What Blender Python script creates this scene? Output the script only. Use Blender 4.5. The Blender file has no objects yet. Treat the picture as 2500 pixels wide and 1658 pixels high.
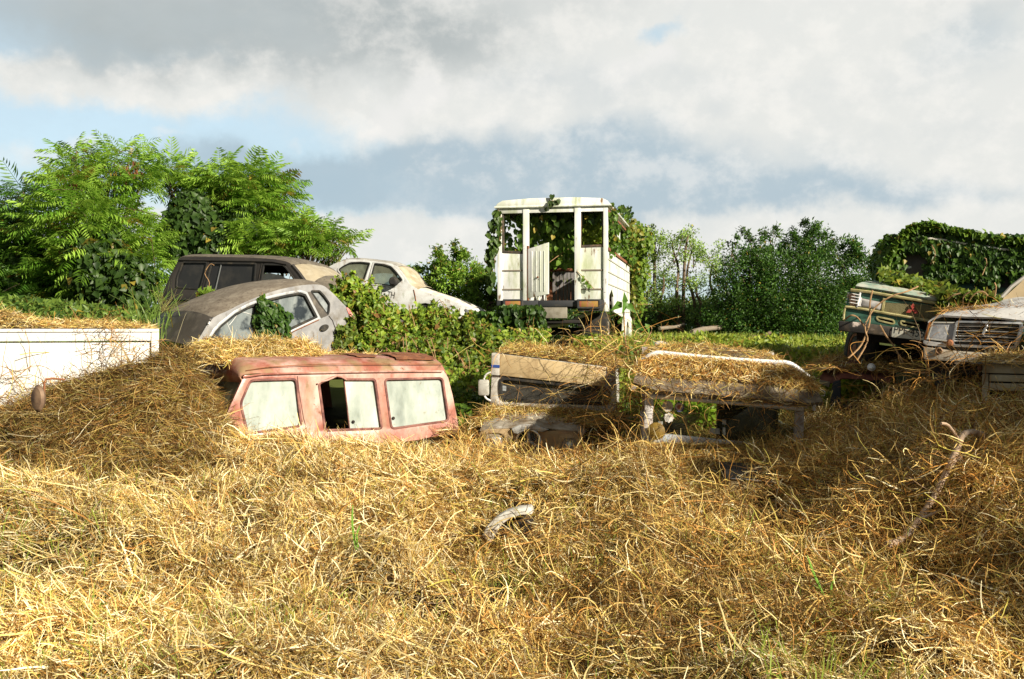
import bpy, bmesh, math, random
import numpy as np
from mathutils import Vector, Matrix
from mathutils.geometry import tessellate_polygon
random.seed(7); RS = np.random.RandomState(11)
SC = bpy.context.scene; COL = SC.collection
FL, CX, HZ, CH = 2430.0, 1250.0, 800.0, 1.7      # lens constant, image centre, horizon row, eye height
Z = Vector((0, 0, 1))
SUN_AZ, SUN_EL = math.radians(48), math.radians(27)   # sun stands behind the viewer, to the right

def P(px, py, Y): return Vector(((px-CX)/FL*Y, Y, CH+(HZ-py)/FL*Y))

class Fr:
    """A plane in the world: origin, right, up, outward normal (towards the viewer)."""
    def __init__(s, o, u, v):
        s.o, s.u, s.v = Vector(o), Vector(u).normalized(), Vector(v).normalized(); s.n = s.u.cross(s.v).normalized()
    def w(s, u, v, n=0.0): return s.o + s.u*u + s.v*v + s.n*n
    def uv(s, px, py, n=0.0):
        d = Vector(((px-CX)/FL, 1, (HZ-py)/FL)); c = Vector((0, 0, CH)); o = s.o + s.n*n
        t = (o-c).dot(s.n)/d.dot(s.n); q = c + d*t - s.o
        return (q.dot(s.u), q.dot(s.v))
    def pts(s, l, n=0.0): return [s.uv(a, b, n) for a, b in l]
    def at(s, px, py, n=0.0): return s.w(*s.uv(px, py, n), n)

def plane(pa, ya, pb, yb, lean=0.0):
    a = Vector(((pa-CX)/FL*ya, ya, 0)); b = Vector(((pb-CX)/FL*yb, yb, 0))
    u = (b-a).normalized(); n = u.cross(Z)
    return Fr(a, u, Z - n*lean)

def area2(p): return sum(p[i][0]*p[(i+1) % len(p)][1]-p[(i+1) % len(p)][0]*p[i][1] for i in range(len(p)))/2
def rnd(p, r, k=4):
    out = []; n = len(p)
    for i in range(n):
        a, b, c = [Vector((q[0], q[1])) for q in (p[i-1], p[i], p[(i+1) % n])]
        la, lc = (a-b).length, (c-b).length
        d = min(r, la*.45, lc*.45); s = b+(a-b)/max(la, 1e-6)*d; e = b+(c-b)/max(lc, 1e-6)*d
        for j in range(k+1):
            t = j/k; q = s*(1-t)**2+b*2*t*(1-t)+e*t*t; out.append((q.x, q.y))
    return out
def off(p, d):
    n = len(p); sg = 1 if area2(p) > 0 else -1; out = []
    for i in range(n):
        a, b, c = [Vector((q[0], q[1])) for q in (p[i-1], p[i], p[(i+1) % n])]
        e1 = (b-a); e2 = (c-b)
        if e1.length < 1e-7 or e2.length < 1e-7: out.append((b.x, b.y)); continue
        n1 = Vector((e1.y, -e1.x)).normalized()*sg; n2 = Vector((e2.y, -e2.x)).normalized()*sg
        m = n1+n2
        m = m/max(m.length, 1e-6); k = d/max(.35, m.dot(n1)); q = b+m*k; out.append((q.x, q.y))
    return out

class MB:
    def __init__(s): s.v, s.f = [], []
    def add(s, vs, fs):
        b = len(s.v); s.v += [Vector(q) for q in vs]; s.f += [tuple(b+i for i in f) for f in fs]; return s
    def prism(s, fr, outer, holes=(), n0=-.03, n1=0.0):
        loops = [list(outer)]+[list(h) for h in holes]
        flat = [q for l in loops for q in l]; N = len(flat)
        tri = tessellate_polygon([[Vector((q[0], q[1], 0)) for q in l] for l in loops])
        vs = [fr.w(q[0], q[1], n1) for q in flat]+[fr.w(q[0], q[1], n0) for q in flat]; fs = []
        for t in tri:
            a, b, c = [flat[i] for i in t]
            cr = (b[0]-a[0])*(c[1]-a[1])-(b[1]-a[1])*(c[0]-a[0])
            t = tuple(t) if cr > 0 else tuple(reversed(t))
            fs.append(t); fs.append(tuple(i+N for i in reversed(t)))
        st = 0
        for li, l in enumerate(loops):
            k = len(l); sg = area2(l) > 0
            if li: sg = not sg
            for i in range(k):
                a, b = st+i, st+(i+1) % k
                fs.append((a, a+N, b+N, b) if sg else (b, b+N, a+N, a))
            st += k
        return s.add(vs, fs)
    def box(s, fr, u0, u1, v0, v1, n0, n1): return s.prism(fr, [(u0, v0), (u1, v0), (u1, v1), (u0, v1)], (), n0, n1)
    def rings(s, rs, closed=True, caps=True):
        k = len(rs[0]); vs = [q for r in rs for q in r]; fs = []
        for i in range(len(rs)-1):
            for j in range(k if closed else k-1):
                a, b = i*k+j, i*k+(j+1) % k
                fs.append((a, b, b+k, a+k))
        if caps and closed: fs.append(tuple(reversed(range(k)))); fs.append(tuple(range((len(rs)-1)*k, len(rs)*k)))
        return s.add(vs, fs)
    def tube(s, pts, r, k=8, closed=False):
        pts = [Vector(p) for p in pts]; n = len(pts); rs = []
        up = Vector((.13, .21, 1)).normalized()
        for i, p in enumerate(pts):
            a = pts[i-1] if (i > 0 or closed) else p; b = pts[(i+1) % n] if (i < n-1 or closed) else p
            d = (b-a).normalized()
            x = d.cross(up if abs(d.dot(up)) < .95 else Vector((1, 0, 0))).normalized(); y = d.cross(x)
            q = r[i] if isinstance(r, (list, tuple)) else r
            rs.append([p+x*math.cos(t*2*math.pi/k)*q+y*math.sin(t*2*math.pi/k)*q for t in range(k)])
        if closed: rs.append(rs[0])
        return s.rings(rs, True, not closed)
    def lathe(s, c, ax, prof, k=24):
        c = Vector(c); ax = Vector(ax).normalized(); x = ax.cross(Vector((.1, .2, 1)) if abs(ax.z) < .9 else Vector((1, 0, 0))).normalized(); y = ax.cross(x)
        return s.rings([[c+ax*h+(x*math.cos(t*2*math.pi/k)+y*math.sin(t*2*math.pi/k))*r for t in range(k)] for r, h in prof], True, True)
    def grid(s, fn, nu, nv):
        vs = [fn(i/(nu-1), j/(nv-1)) for i in range(nu) for j in range(nv)]
        return s.add(vs, [(i*nv+j, (i+1)*nv+j, (i+1)*nv+j+1, i*nv+j+1) for i in range(nu-1) for j in range(nv-1)])

ORG = {}
def thing(name, label, cat, loc, group=None):
    o = bpy.data.objects.new(name, None); COL.objects.link(o); o.location = loc; o.empty_display_size = .2
    o['label'] = label; o['category'] = cat
    if group: o['group'] = group
    ORG[o.name] = Vector(loc); return o
def tag(o, label, cat, group=None):
    o['label'] = label; o['category'] = cat
    if group: o['group'] = group
    return o
def link(name, me, mat, parent=None, label=None, kind=None, org=None):
    o = bpy.data.objects.new(name, me); COL.objects.link(o)
    if mat: me.materials.append(mat)
    if parent is not None: o.parent = parent
    ORG[o.name] = org if org is not None else Vector((0, 0, 0))
    if label: o['label'] = label
    if kind: o['kind'] = kind
    return o
def part(name, mb, mat, parent=None, bevel=0.0, smooth=35, label=None, kind=None, solid=0.0):
    """One mesh object; vertices are in the world and re-based to the thing it belongs to."""
    if parent is None:
        org = sum(mb.v, Vector())/len(mb.v); org.z = min(q.z for q in mb.v)
    else: org = ORG[parent.name]
    me = bpy.data.meshes.new(name); bm = bmesh.new()
    vs = [bm.verts.new(q-org) for q in mb.v]
    for f in mb.f:
        try: bm.faces.new([vs[i] for i in f])
        except ValueError: pass
    bmesh.ops.remove_doubles(bm, verts=bm.verts, dist=1e-5)
    if solid:
        bmesh.ops.recalc_face_normals(bm, faces=bm.faces); bmesh.ops.solidify(bm, geom=list(bm.faces), thickness=solid)
    bmesh.ops.recalc_face_normals(bm, faces=bm.faces)
    if bevel:
        es = [e for e in bm.edges if len(e.link_faces) == 2 and e.calc_face_angle(0) > .5]
        bmesh.ops.bevel(bm, geom=es, offset=bevel, segments=2, affect='EDGES', clamp_overlap=True, profile=.5)
    bm.to_mesh(me); bm.free()
    if smooth:
        me.polygons.foreach_set('use_smooth', [True]*len(me.polygons)); me.set_sharp_from_angle(angle=math.radians(smooth))
    o = link(name, me, mat, parent, label, kind, org)
    if parent is None: o.location = org
    return o

# ------------------------------------------------------------------ numpy meshes (stalks, leaves)
def np_mesh(name, V, F, C=None):
    me = bpy.data.meshes.new(name); k = F.shape[1]
    me.vertices.add(len(V)); me.vertices.foreach_set('co', V.astype(np.float32).ravel())
    me.loops.add(F.size); me.loops.foreach_set('vertex_index', F.astype(np.int32).ravel())
    me.polygons.add(len(F)); me.polygons.foreach_set('loop_start', np.arange(0, F.size, k, dtype=np.int32))
    me.update(calc_edges=True); me.validate()
    if C is not None:
        a = me.attributes.new('Col', 'FLOAT_COLOR', 'POINT')
        a.data.foreach_set('color', np.concatenate([C, np.ones((len(C), 1))], 1).astype(np.float32).ravel())
    return me
def nrm(a): return a/np.maximum(np.linalg.norm(a, axis=-1, keepdims=True), 1e-9)
def vnoise(x, y, seed=0):
    xi, yi = np.floor(x).astype(np.int64), np.floor(y).astype(np.int64); xf, yf = x-xi, y-yi
    def h(a, b):
        n = (a*374761393+b*668265263+seed*982451653) & 0x7fffffff
        n = ((n ^ (n >> 13))*1274126177) & 0x7fffffff
        return ((n ^ (n >> 16)) & 0xffff)/65535.0
    u, v = xf*xf*(3-2*xf), yf*yf*(3-2*yf)
    return (h(xi, yi)*(1-u)+h(xi+1, yi)*u)*(1-v)+(h(xi, yi+1)*(1-u)+h(xi+1, yi+1)*u)*v
def fbm(x, y, seed=0, o=4):
    r = 0; a = .5
    for i in range(o): r = r+a*vnoise(x*2**i+17.3*i, y*2**i-9.1*i, seed+i); a *= .5
    return r/(1-.5**o)

STRAW = np.array([(.70,.51,.16),(.85,.70,.33),(.50,.34,.095),(.13,.068,.018),(.40,.35,.07),(.48,.24,.055),(.93,.84,.54),(.24,.13,.036)])
def straw_cols(n, w): return STRAW[RS.choice(len(STRAW), n, p=np.array(w)/sum(w))]*(.8+.4*RS.rand(n, 1))
def stalks(p, n, ang, tilt, L, Wd, C, seg=4, curl=.5, kink=.25):
    """Bent flat straws: p roots, n surface normals, ang heading, tilt lift, L length, Wd width."""
    N = len(p); ref = np.where(np.abs(n[:, 2:3]) < .9, np.array([[0, 0, 1.]]), np.array([[0, 1., 0]]))
    t1 = nrm(np.cross(ref, n)); t2 = np.cross(n, t1)
    d = nrm((t1*np.cos(ang)[:, None]+t2*np.sin(ang)[:, None])*np.cos(tilt)[:, None]+n*np.sin(tilt)[:, None])
    c = RS.randn(N, 3)*curl/seg - n*.25*curl/seg
    pts = np.zeros((N, seg+1, 3)); pts[:, 0] = p; ds = [d]; q = p.copy()
    for i in range(seg):
        q = q+d*(L/seg)[:, None]; pts[:, i+1] = q
        d = nrm(d+c+RS.randn(N, 3)*kink/seg*1.6); ds.append(d)
    r = nrm(RS.randn(N, 3)); V = np.zeros((N, seg+1, 2, 3))
    for i in range(seg+1):
        s = nrm(np.cross(ds[i], r)); w = (Wd*(1-.55*(i/seg)**2)/2)[:, None]
        V[:, i, 0] = pts[:, i]-s*w; V[:, i, 1] = pts[:, i]+s*w
    base = (np.arange(N)*(seg+1)*2)[:, None]; i = np.arange(seg)*2
    F = np.stack([base+i, base+i+1, base+i+3, base+i+2], -1).reshape(-1, 4)
    return V.reshape(-1, 3), F, np.repeat(C, (seg+1)*2, 0)
def join(*sets):
    o = 0; Vs, Fs, Cs = [], [], []
    for V, F, C in sets: Vs.append(V); Fs.append(F+o); Cs.append(C); o += len(V)
    return np.concatenate(Vs), np.concatenate(Fs), np.concatenate(Cs)
def leaves(p, d, n, size, C, wide=.8, fold=.18):
    """Heart shaped leaves: two folded triangles pairs, d tip direction, n facing."""
    d = nrm(d); n = nrm(n-d*np.sum(n*d, 1, keepdims=True)); s = np.cross(d, n); z = size[:, None]
    A = p; B = p+d*z*.28-s*z*wide*.5+n*z*fold; D = p+d*z*.28+s*z*wide*.5+n*z*fold; T = p+d*z-n*z*.12
    M = p+d*z*.45
    V = np.stack([A, B, T, D, M], 1).reshape(-1, 3); b = (np.arange(len(p))*5)[:, None]
    F = np.concatenate([b+np.array([[0, 1, 4]])*1, b+np.array([[1, 2, 4]]), b+np.array([[4, 2, 3]]), b+np.array([[0, 4, 3]])], 0)
    return V, F, np.repeat(C, 5, 0)
def hearts(p, d, n, size, C, wide=.9, fold=.14):
    """Rounded heart shaped vine leaves, cupped along the midrib."""
    N = len(p); d = nrm(d); n = nrm(n-d*np.sum(n*d, 1, keepdims=True)); s = np.cross(d, n); z = size[:, None]; bend = (.05+.22*RS.rand(N))[:, None]
    def q(t, w, h): return p+d*z*t+s*z*w*wide+n*z*(h-bend*t*t)
    V = np.stack([q(0, 0, 0), q(-.10, -.30, fold*.6), q(.30, -.52, fold), q(.70, -.28, fold*.5), q(1, 0, -.05), q(.70, .28, fold*.5), q(.30, .52, fold), q(-.10, .30, fold*.6), q(.38, 0, -.02)], 1).reshape(-1, 3)
    b = (np.arange(N)*9)[:, None]; F = np.concatenate([b+np.array([[i, (i+1) % 8, 8]]) for i in range(8)], 0); return V, F, np.repeat(C, 9, 0)
def frond_set(p, d, size, C, pairs=9):
    """Feathery twice divided fronds: a drooping stem with pairs of narrow pinnae."""
    N = len(p); d = nrm(d); up = np.array([[0, 0, 1.]])+RS.randn(N, 3)*.35
    s = nrm(np.cross(d, up)); n = np.cross(s, d); z = size[:, None]; Vs, Cs = [], []
    def pos(t): return p+d*z*t-n*z*(.45*t*t)
    for i in range(pairs):
        t = .12+.88*(i+.5)/pairs; c = pos(t); L = (.42*math.sin(math.pi*(.18+.72*t)))
        for sg in (-1, 1):
            o = nrm(s*sg+d*.45-n*(.25+.5*t)+RS.randn(N, 3)*.13); w = nrm(np.cross(o, n))*z*.030
            e = c+o*z*L-n*z*L*.22; m = c+o*z*L*.5
            Vs.append(np.stack([c, m-w, e, m+w], 1)); Cs.append(C)
    st = nrm(np.cross(d, n))*z*.012
    Vs.append(np.stack([p-st, p+st, pos(1)+st*.4, pos(1)-st*.4], 1)); Cs.append(C*.8)
    V = np.stack(Vs, 1).reshape(-1, 3); k = len(Vs)
    Cc = np.repeat(np.stack(Cs, 1).reshape(-1, 3), 4, 0)
    return V, np.arange(len(V)).reshape(-1, 4), Cc
def gpatch(g, n, hide=0.0):
    """n random points with normals on a grid of points g (m,k,3)."""
    m, k, _ = g.shape; a = RS.rand(n)*(m-1); b = RS.rand(n)*(k-1); i = np.minimum(a.astype(int), m-2); j = np.minimum(b.astype(int), k-2)
    u, v = (a-i)[:, None], (b-j)[:, None]
    A, B, Cc, D = g[i, j], g[i+1, j], g[i+1, j+1], g[i, j+1]
    p = (A*(1-u)+B*u)*(1-v)+(D*(1-u)+Cc*u)*v; nn = nrm(np.cross(B-A, D-A)); nn = np.where(nn[:, 2:3] < 0, -nn, nn)
    return p, nn
def gquads(g, c):
    m, k, _ = g.shape; i, j = np.meshgrid(np.arange(m-1), np.arange(k-1), indexing='ij'); a = (i*k+j).ravel()
    return g.reshape(-1, 3), np.stack([a, a+k, a+k+1, a+1], 1), np.tile(np.array([c]), (m*k, 1))

# ------------------------------------------------------------------ materials
def nd(nt, t, **k):
    n = nt.nodes.new(t)
    for a, b in k.items(): setattr(n, a, b)
    return n
def new_mat(name):
    m = bpy.data.materials.new(name); m.use_nodes = True; nt = m.node_tree; return m, nt, nt.nodes['Principled BSDF']
def mixc(nt, f, a, b):
    n = nd(nt, 'ShaderNodeMix', data_type='RGBA'); L = nt.links
    for s, q in ((0, f), (6, a), (7, b)):
        if hasattr(q, 'links'): L.new(q, n.inputs[s])
        else: n.inputs[s].default_value = q if s == 0 else (*q, 1)
    return n.outputs[2]
def noise_mask(nt, scale, lo, hi, detail=6, stretch=(1, 1, 1), seed=0.0, rough=.6):
    tc = nd(nt, 'ShaderNodeTexCoord'); mp = nd(nt, 'ShaderNodeMapping'); nz = nd(nt, 'ShaderNodeTexNoise'); mr = nd(nt, 'ShaderNodeMapRange')
    mp.inputs['Scale'].default_value = stretch; mp.inputs['Location'].default_value = (seed, seed*.7, seed*1.3)
    nz.inputs['Scale'].default_value = scale; nz.inputs['Detail'].default_value = detail; nz.inputs['Roughness'].default_value = rough
    mr.inputs[1].default_value = lo; mr.inputs[2].default_value = hi
    L = nt.links; L.new(tc.outputs['Object'], mp.inputs[0]); L.new(mp.outputs[0], nz.inputs['Vector']); L.new(nz.outputs[0], mr.inputs[0])
    return mr.outputs[0]
def paint(name, col, rough=.55, metal=0.0, layers=(), bump=0.0, bscale=30, spec=.4, coat=0.0):
    """Weathered surface: base colour, then layers (colour, scale, lo, hi, stretch) of dirt, rust, moss or bleaching."""
    m, nt, b = new_mat(name); c = col; s = 1.7
    for l in layers:
        f = noise_mask(nt, l[1], l[2], l[3], 8, l[4] if len(l) > 4 else (1, 1, 1), s); s += 3.1; c = mixc(nt, f, c, l[0])
    if hasattr(c, 'links'): nt.links.new(c, b.inputs['Base Color'])
    else: b.inputs['Base Color'].default_value = (*c, 1)
    b.inputs['Roughness'].default_value = rough; b.inputs['Metallic'].default_value = metal; b.inputs['Specular IOR Level'].default_value = spec
    b.inputs['Coat Weight'].default_value = coat
    if layers:
        rm = nd(nt, 'ShaderNodeMapRange'); nt.links.new(noise_mask(nt, 9, .3, .7, 6, (1, 1, 1), 8.2), rm.inputs[0])
        rm.inputs[3].default_value = max(.05, rough-.12); rm.inputs[4].default_value = min(1, rough+.2); nt.links.new(rm.outputs[0], b.inputs['Roughness'])
    if bump:
        bp = nd(nt, 'ShaderNodeBump'); bp.inputs['Strength'].default_value = bump; bp.inputs['Distance'].default_value = .01
        nt.links.new(noise_mask(nt, bscale, 0, 1, 5), bp.inputs['Height']); nt.links.new(bp.outputs[0], b.inputs['Normal'])
    return m
def dusty_glass(name, dust, amount, tint=(.03, .04, .04), rough=.12, layers=(), see=.5, var=.18):
    """Pane: glossy and partly see-through where clean, matt where dust lies."""
    m, nt, b = new_mat(name); L = nt.links; out = nt.nodes['Material Output']
    b.inputs['Base Color'].default_value = (*tint, 1); b.inputs['Roughness'].default_value = rough
    tr = nd(nt, 'ShaderNodeBsdfTransparent'); tr.inputs[0].default_value = (.8, .88, .84, 1)
    mx = nd(nt, 'ShaderNodeMixShader'); mx.inputs[0].default_value = see; L.new(b.outputs[0], mx.inputs[1]); L.new(tr.outputs[0], mx.inputs[2])
    d = nd(nt, 'ShaderNodeBsdfPrincipled'); d.inputs['Roughness'].default_value = .75; d.inputs['Specular IOR Level'].default_value = .3
    c = dust
    for i, l in enumerate(layers): c = mixc(nt, noise_mask(nt, l[1], l[2], l[3], 8, l[4] if len(l) > 4 else (1, 1, 1), 3.3+i), c, l[0])
    if hasattr(c, 'links'): L.new(c, d.inputs['Base Color'])
    else: d.inputs['Base Color'].default_value = (*c, 1)
    mk = noise_mask(nt, 5, .25, .75, 7, (1, 1, .5), 6.1); mr = nd(nt, 'ShaderNodeMapRange'); L.new(mk, mr.inputs[0])
    mr.inputs[3].default_value = max(0, amount-var); mr.inputs[4].default_value = min(1, amount+var)
    m2 = nd(nt, 'ShaderNodeMixShader'); L.new(mr.outputs[0], m2.inputs[0]); L.new(mx.outputs[0], m2.inputs[1]); L.new(d.outputs[0], m2.inputs[2]); L.new(m2.outputs[0], out.inputs[0])
    return m
def attr_mat(name, transl=.3, rough=.6, spec=.25):
    m, nt, b = new_mat(name); L = nt.links; out = nt.nodes['Material Output']
    a = nd(nt, 'ShaderNodeAttribute', attribute_name='Col'); L.new(a.outputs[0], b.inputs['Base Color'])
    b.inputs['Roughness'].default_value = rough; b.inputs['Specular IOR Level'].default_value = spec
    if transl:
        t = nd(nt, 'ShaderNodeBsdfTranslucent'); mx = nd(nt, 'ShaderNodeMixShader'); mx.inputs[0].default_value = transl
        hs = nd(nt, 'ShaderNodeHueSaturation'); hs.inputs['Hue'].default_value = .485; hs.inputs['Value'].default_value = 1.25; L.new(a.outputs[0], hs.inputs['Color'])
        L.new(hs.outputs[0], t.inputs[0]); L.new(b.outputs[0], mx.inputs[1]); L.new(t.outputs[0], mx.inputs[2]); L.new(mx.outputs[0], out.inputs[0])
    return m

M = {}
M['straw'] = attr_mat('straw', .12, .55, .3)
M['leaf'] = attr_mat('leaf', .38, .45, .35)
M['bark'] = paint('bark', (.11, .075, .045), .9, 0, [((.20, .16, .11), 14, .45, .7), ((.05, .035, .02), 30, .5, .75)], .5, 40)
M['stem'] = paint('dry stem', (.34, .21, .10), .8, 0, [((.16, .09, .04), 18, .45, .7)])
M['black'] = paint('black rubber', (.02, .02, .019), .8, 0, [((.09, .075, .05), 8, .5, .8)])
M['dark'] = paint('dark underside', (.018, .016, .014), .9, 0, [((.06, .04, .025), 7, .5, .8)])
M['rust'] = paint('rust', (.20, .075, .035), .9, 0, [((.33, .14, .06), 9, .45, .7), ((.07, .035, .02), 16, .5, .7)], .4)
M['chrome'] = paint('dull chrome', (.62, .63, .63), .32, .9, [((.22, .13, .07), 14, .55, .72)])
M['pipe'] = paint('weathered steel pipe', (.82, .82, .81), .4, .15, [((.28, .19, .12), 12, .60, .74)])
M['white_plastic'] = paint('pale plastic', (.72, .72, .70), .5, 0, [((.4, .35, .27), 9, .5, .75)])
# ------------------------------------------------------------------ camera, sun, sky
cam = bpy.data.objects.new('camera', bpy.data.cameras.new('camera')); COL.objects.link(cam); SC.camera = cam
cam.location = (0, 0, CH); cam.rotation_euler = (math.pi/2, 0, 0); cam.data.sensor_width = 36
cam.data.lens = FL/2500*36; cam.data.shift_y = -(1658/2-HZ)/2500; cam.data.clip_end = 2000; cam.data.clip_start = .05
sd = bpy.data.lights.new('sun', 'SUN'); sd.energy = 5.0; sd.angle = math.radians(.5); sd.color = (1, .90, .74)
so = bpy.data.objects.new('sun', sd); COL.objects.link(so)
to_sun = Vector((math.sin(SUN_AZ)*math.cos(SUN_EL), -math.cos(SUN_AZ)*math.cos(SUN_EL), math.sin(SUN_EL)))
so.rotation_euler = to_sun.to_track_quat('Z', 'Y').to_euler(); so.location = to_sun*40
SC.view_settings.view_transform = 'Standard'; SC.view_settings.look = 'None'; SC.view_settings.exposure = 0.88; SC.view_settings.gamma = 1.0

def build_sky():
    w = bpy.data.worlds.new('World'); SC.world = w; w.use_nodes = True; nt = w.node_tree; L = nt.links; bg = nt.nodes['Background']
    K = .1; bg.inputs[1].default_value = K
    sk = nd(nt, 'ShaderNodeTexSky', sky_type='NISHITA'); sk.sun_disc = False; sk.sun_elevation = SUN_EL
    sk.sun_rotation = math.atan2(to_sun.x, to_sun.y)
    def mth(op, a, b=None, c=None):
        n = nd(nt, 'ShaderNodeMath', operation=op)
        for i, q in enumerate((a, b, c)):
            if q is None: continue
            if hasattr(q, 'links'): L.new(q, n.inputs[i])
            else: n.inputs[i].default_value = q
        return n.outputs[0]
    tc = nd(nt, 'ShaderNodeTexCoord'); D = tc.outputs['Generated']
    def noise(scale, detail=8, rough=.55, off=0, stretch=(1, 1, 1)):
        mp = nd(nt, 'ShaderNodeMapping'); mp.inputs['Location'].default_value = (off, off*1.3, off*.6); mp.inputs['Scale'].default_value = stretch
        n = nd(nt, 'ShaderNodeTexNoise'); n.inputs['Scale'].default_value = scale; n.inputs['Detail'].default_value = detail; n.inputs['Roughness'].default_value = rough
        L.new(D, mp.inputs[0]); L.new(mp.outputs[0], n.inputs['Vector']); return n.outputs[0]
    sp = nd(nt, 'ShaderNodeSeparateXYZ'); L.new(D, sp.inputs[0]); x, y, z = sp.outputs
    az0 = mth('ARCTAN2', x, y); hyp = mth('SQRT', mth('ADD', mth('MULTIPLY', x, x), mth('MULTIPLY', y, y))); el0 = mth('ARCTAN2', z, hyp)
    # billowing: bend the bearings with noise before placing the clouds
    n1 = noise(9, 7, .6, 3); n2 = noise(9, 7, .6, 11)
    az = mth('ADD', az0, mth('MULTIPLY', mth('SUBTRACT', n1, .5), .12)); el = mth('ADD', el0, mth('MULTIPLY', mth('SUBTRACT', n2, .5), .09))
    def ang(px, py):
        X, Yv = (px-CX)/FL, (HZ-py)/FL; return math.atan2(X, 1), math.atan2(Yv, math.hypot(X, 1))
    def blob(px, py, sx, sy, wgt=1.0, warp=True):
        a, e = ang(px, py); A, E = (az, el) if warp else (az0, el0)
        da = mth('DIVIDE', mth('SUBTRACT', A, a), sx/FL); de = mth('DIVIDE', mth('SUBTRACT', E, e), sy/FL)
        r = mth('ADD', mth('MULTIPLY', da, da), mth('MULTIPLY', de, de))
        return mth('MULTIPLY', mth('EXPONENT', mth('MULTIPLY', r, -1)), wgt)
    def mask(bl, lo, hi, nz=None, amp=.0):
        s = bl[0]
        for q in bl[1:]: s = mth('ADD', s, q)
        if nz is not None: s = mth('ADD', s, mth('MULTIPLY', mth('SUBTRACT', nz, .5), amp))
        m = nd(nt, 'ShaderNodeMapRange', interpolation_type='SMOOTHSTEP'); L.new(s, m.inputs[0]); m.inputs[1].default_value = lo; m.inputs[2].default_value = hi
        return m.outputs[0]
    def lin(r, g, b): return tuple(((c/255+.055)/1.055)**2.4/K/2**.88 if c > 10 else c/255/12.92/K/2**.88 for c in (r, g, b))
    fine = noise(14, 9, .6, 5); big = noise(5, 6, .55, 21); soft = noise(6, 7, .55, 31, (1, 1, 2.0)); bill = noise(22, 10, .62, 41, (1, 1, 1.3))
    # clear sky low over the horizon, seen through bright haze
    base = mixc(nt, .74, sk.outputs[0], lin(208, 230, 238))
    white = mask([blob(1900, 120, 950, 360, 1.15), blob(1250, 60, 420, 190, .9), blob(1250, 330, 260, 150, .6), blob(180, 190, 330, 62, .95), blob(560, 190, 130, 55, .8), blob(930, 190, 150, 50, .9),
                  blob(2100, 380, 700, 150, .9), blob(1400, 600, 1700, 62, 1.1), blob(60, 380, 180, 40, .5), blob(850, 590, 260, 50, .6), blob(1620, 95, 110, 42, -1.1), blob(1180, 255, 55, 60, -.5)], .2, .85, fine, .9)
    c = mixc(nt, white, base, lin(238, 238, 233))
    blue = mask([blob(1000, 440, 520, 80, 1.0), blob(1300, 430, 460, 90, .8), blob(620, 400, 230, 50, .7), blob(2050, 478, 420, 50, .8), blob(1600, 400, 500, 60, .4), blob(1500, 330, 300, 55, .35), blob(60, 470, 190, 40, .7), blob(2380, 90, 150, 70, .55), blob(1500, 500, 900, 22, .35)], .10, 1.1, soft, .75)
    c = mixc(nt, mth('MULTIPLY', blue, .9), c, mixc(nt, soft, lin(164, 188, 204), lin(188, 205, 214)))
    grey = mask([blob(420, 30, 560, 120, 1.15), blob(950, 80, 380, 105, .85), blob(250, 140, 170, 50, .35), blob(1500, -60, 520, 90, .45), blob(2450, 30, 260, 80, .35)], .03, 1.15, soft, .8)
    c = mixc(nt, mth('MULTIPLY', grey, .92), c, mixc(nt, soft, lin(150, 160, 162), lin(204, 208, 206)))
    shade = mask([blob(1700, 235, 700, 70, .45), blob(2100, 330, 600, 45, .4), blob(1300, 190, 300, 40, .3), blob(1900, 60, 500, 50, .25), blob(2300, 180, 200, 60, .3)], .15, .95, fine, 1.5)
    c = mixc(nt, mth('MULTIPLY', shade, .42), c, lin(196, 206, 212))
    puff = mask([blob(1030, 215, 62, 60, 1.2), blob(950, 300, 48, 52, 1.1), blob(1610, 150, 60, 38, 1.1), blob(1160, 215, 60, 36, .7), blob(745, 322, 40, 24, .7), blob(660, 225, 60, 28, .7), blob(210, 352, 48, 34, .9), blob(2170, 140, 26, 36, .8), blob(430, 330, 40, 14, .6), blob(1500, 180, 60, 50, .7)], .25, 1.15, fine, 1.1)
    c = mixc(nt, mth('MULTIPLY', puff, .85), c, lin(246, 244, 240))
    bl = nd(nt, 'ShaderNodeMapRange', interpolation_type='SMOOTHSTEP'); L.new(bill, bl.inputs[0]); bl.inputs[1].default_value = .42; bl.inputs[2].default_value = .68
    c = mixc(nt, mth('MULTIPLY', mth('MULTIPLY', bl.outputs[0], white), .45), c, lin(250, 248, 243)); c = mixc(nt, mth('MULTIPLY', mth('SUBTRACT', 1, bl.outputs[0]), .11), c, lin(186, 200, 208))
    # unseen sky overhead and behind: dim greys added to hold down the ambient light
    over = nd(nt, 'ShaderNodeMapRange', interpolation_type='SMOOTHSTEP'); L.new(el0, over.inputs[0]); over.inputs[1].default_value = .33; over.inputs[2].default_value = .75
    c = mixc(nt, over.outputs[0], c, mixc(nt, fine, lin(96, 98, 98), lin(126, 124, 118)))
    back = nd(nt, 'ShaderNodeMapRange', interpolation_type='SMOOTHSTEP'); L.new(y, back.inputs[0]); back.inputs[1].default_value = .45; back.inputs[2].default_value = -.1
    c = mixc(nt, mth('MULTIPLY', back.outputs[0], .85), c, mixc(nt, fine, lin(104, 108, 112), lin(142, 138, 128)))
    L.new(c, bg.inputs[0])
build_sky()

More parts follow.
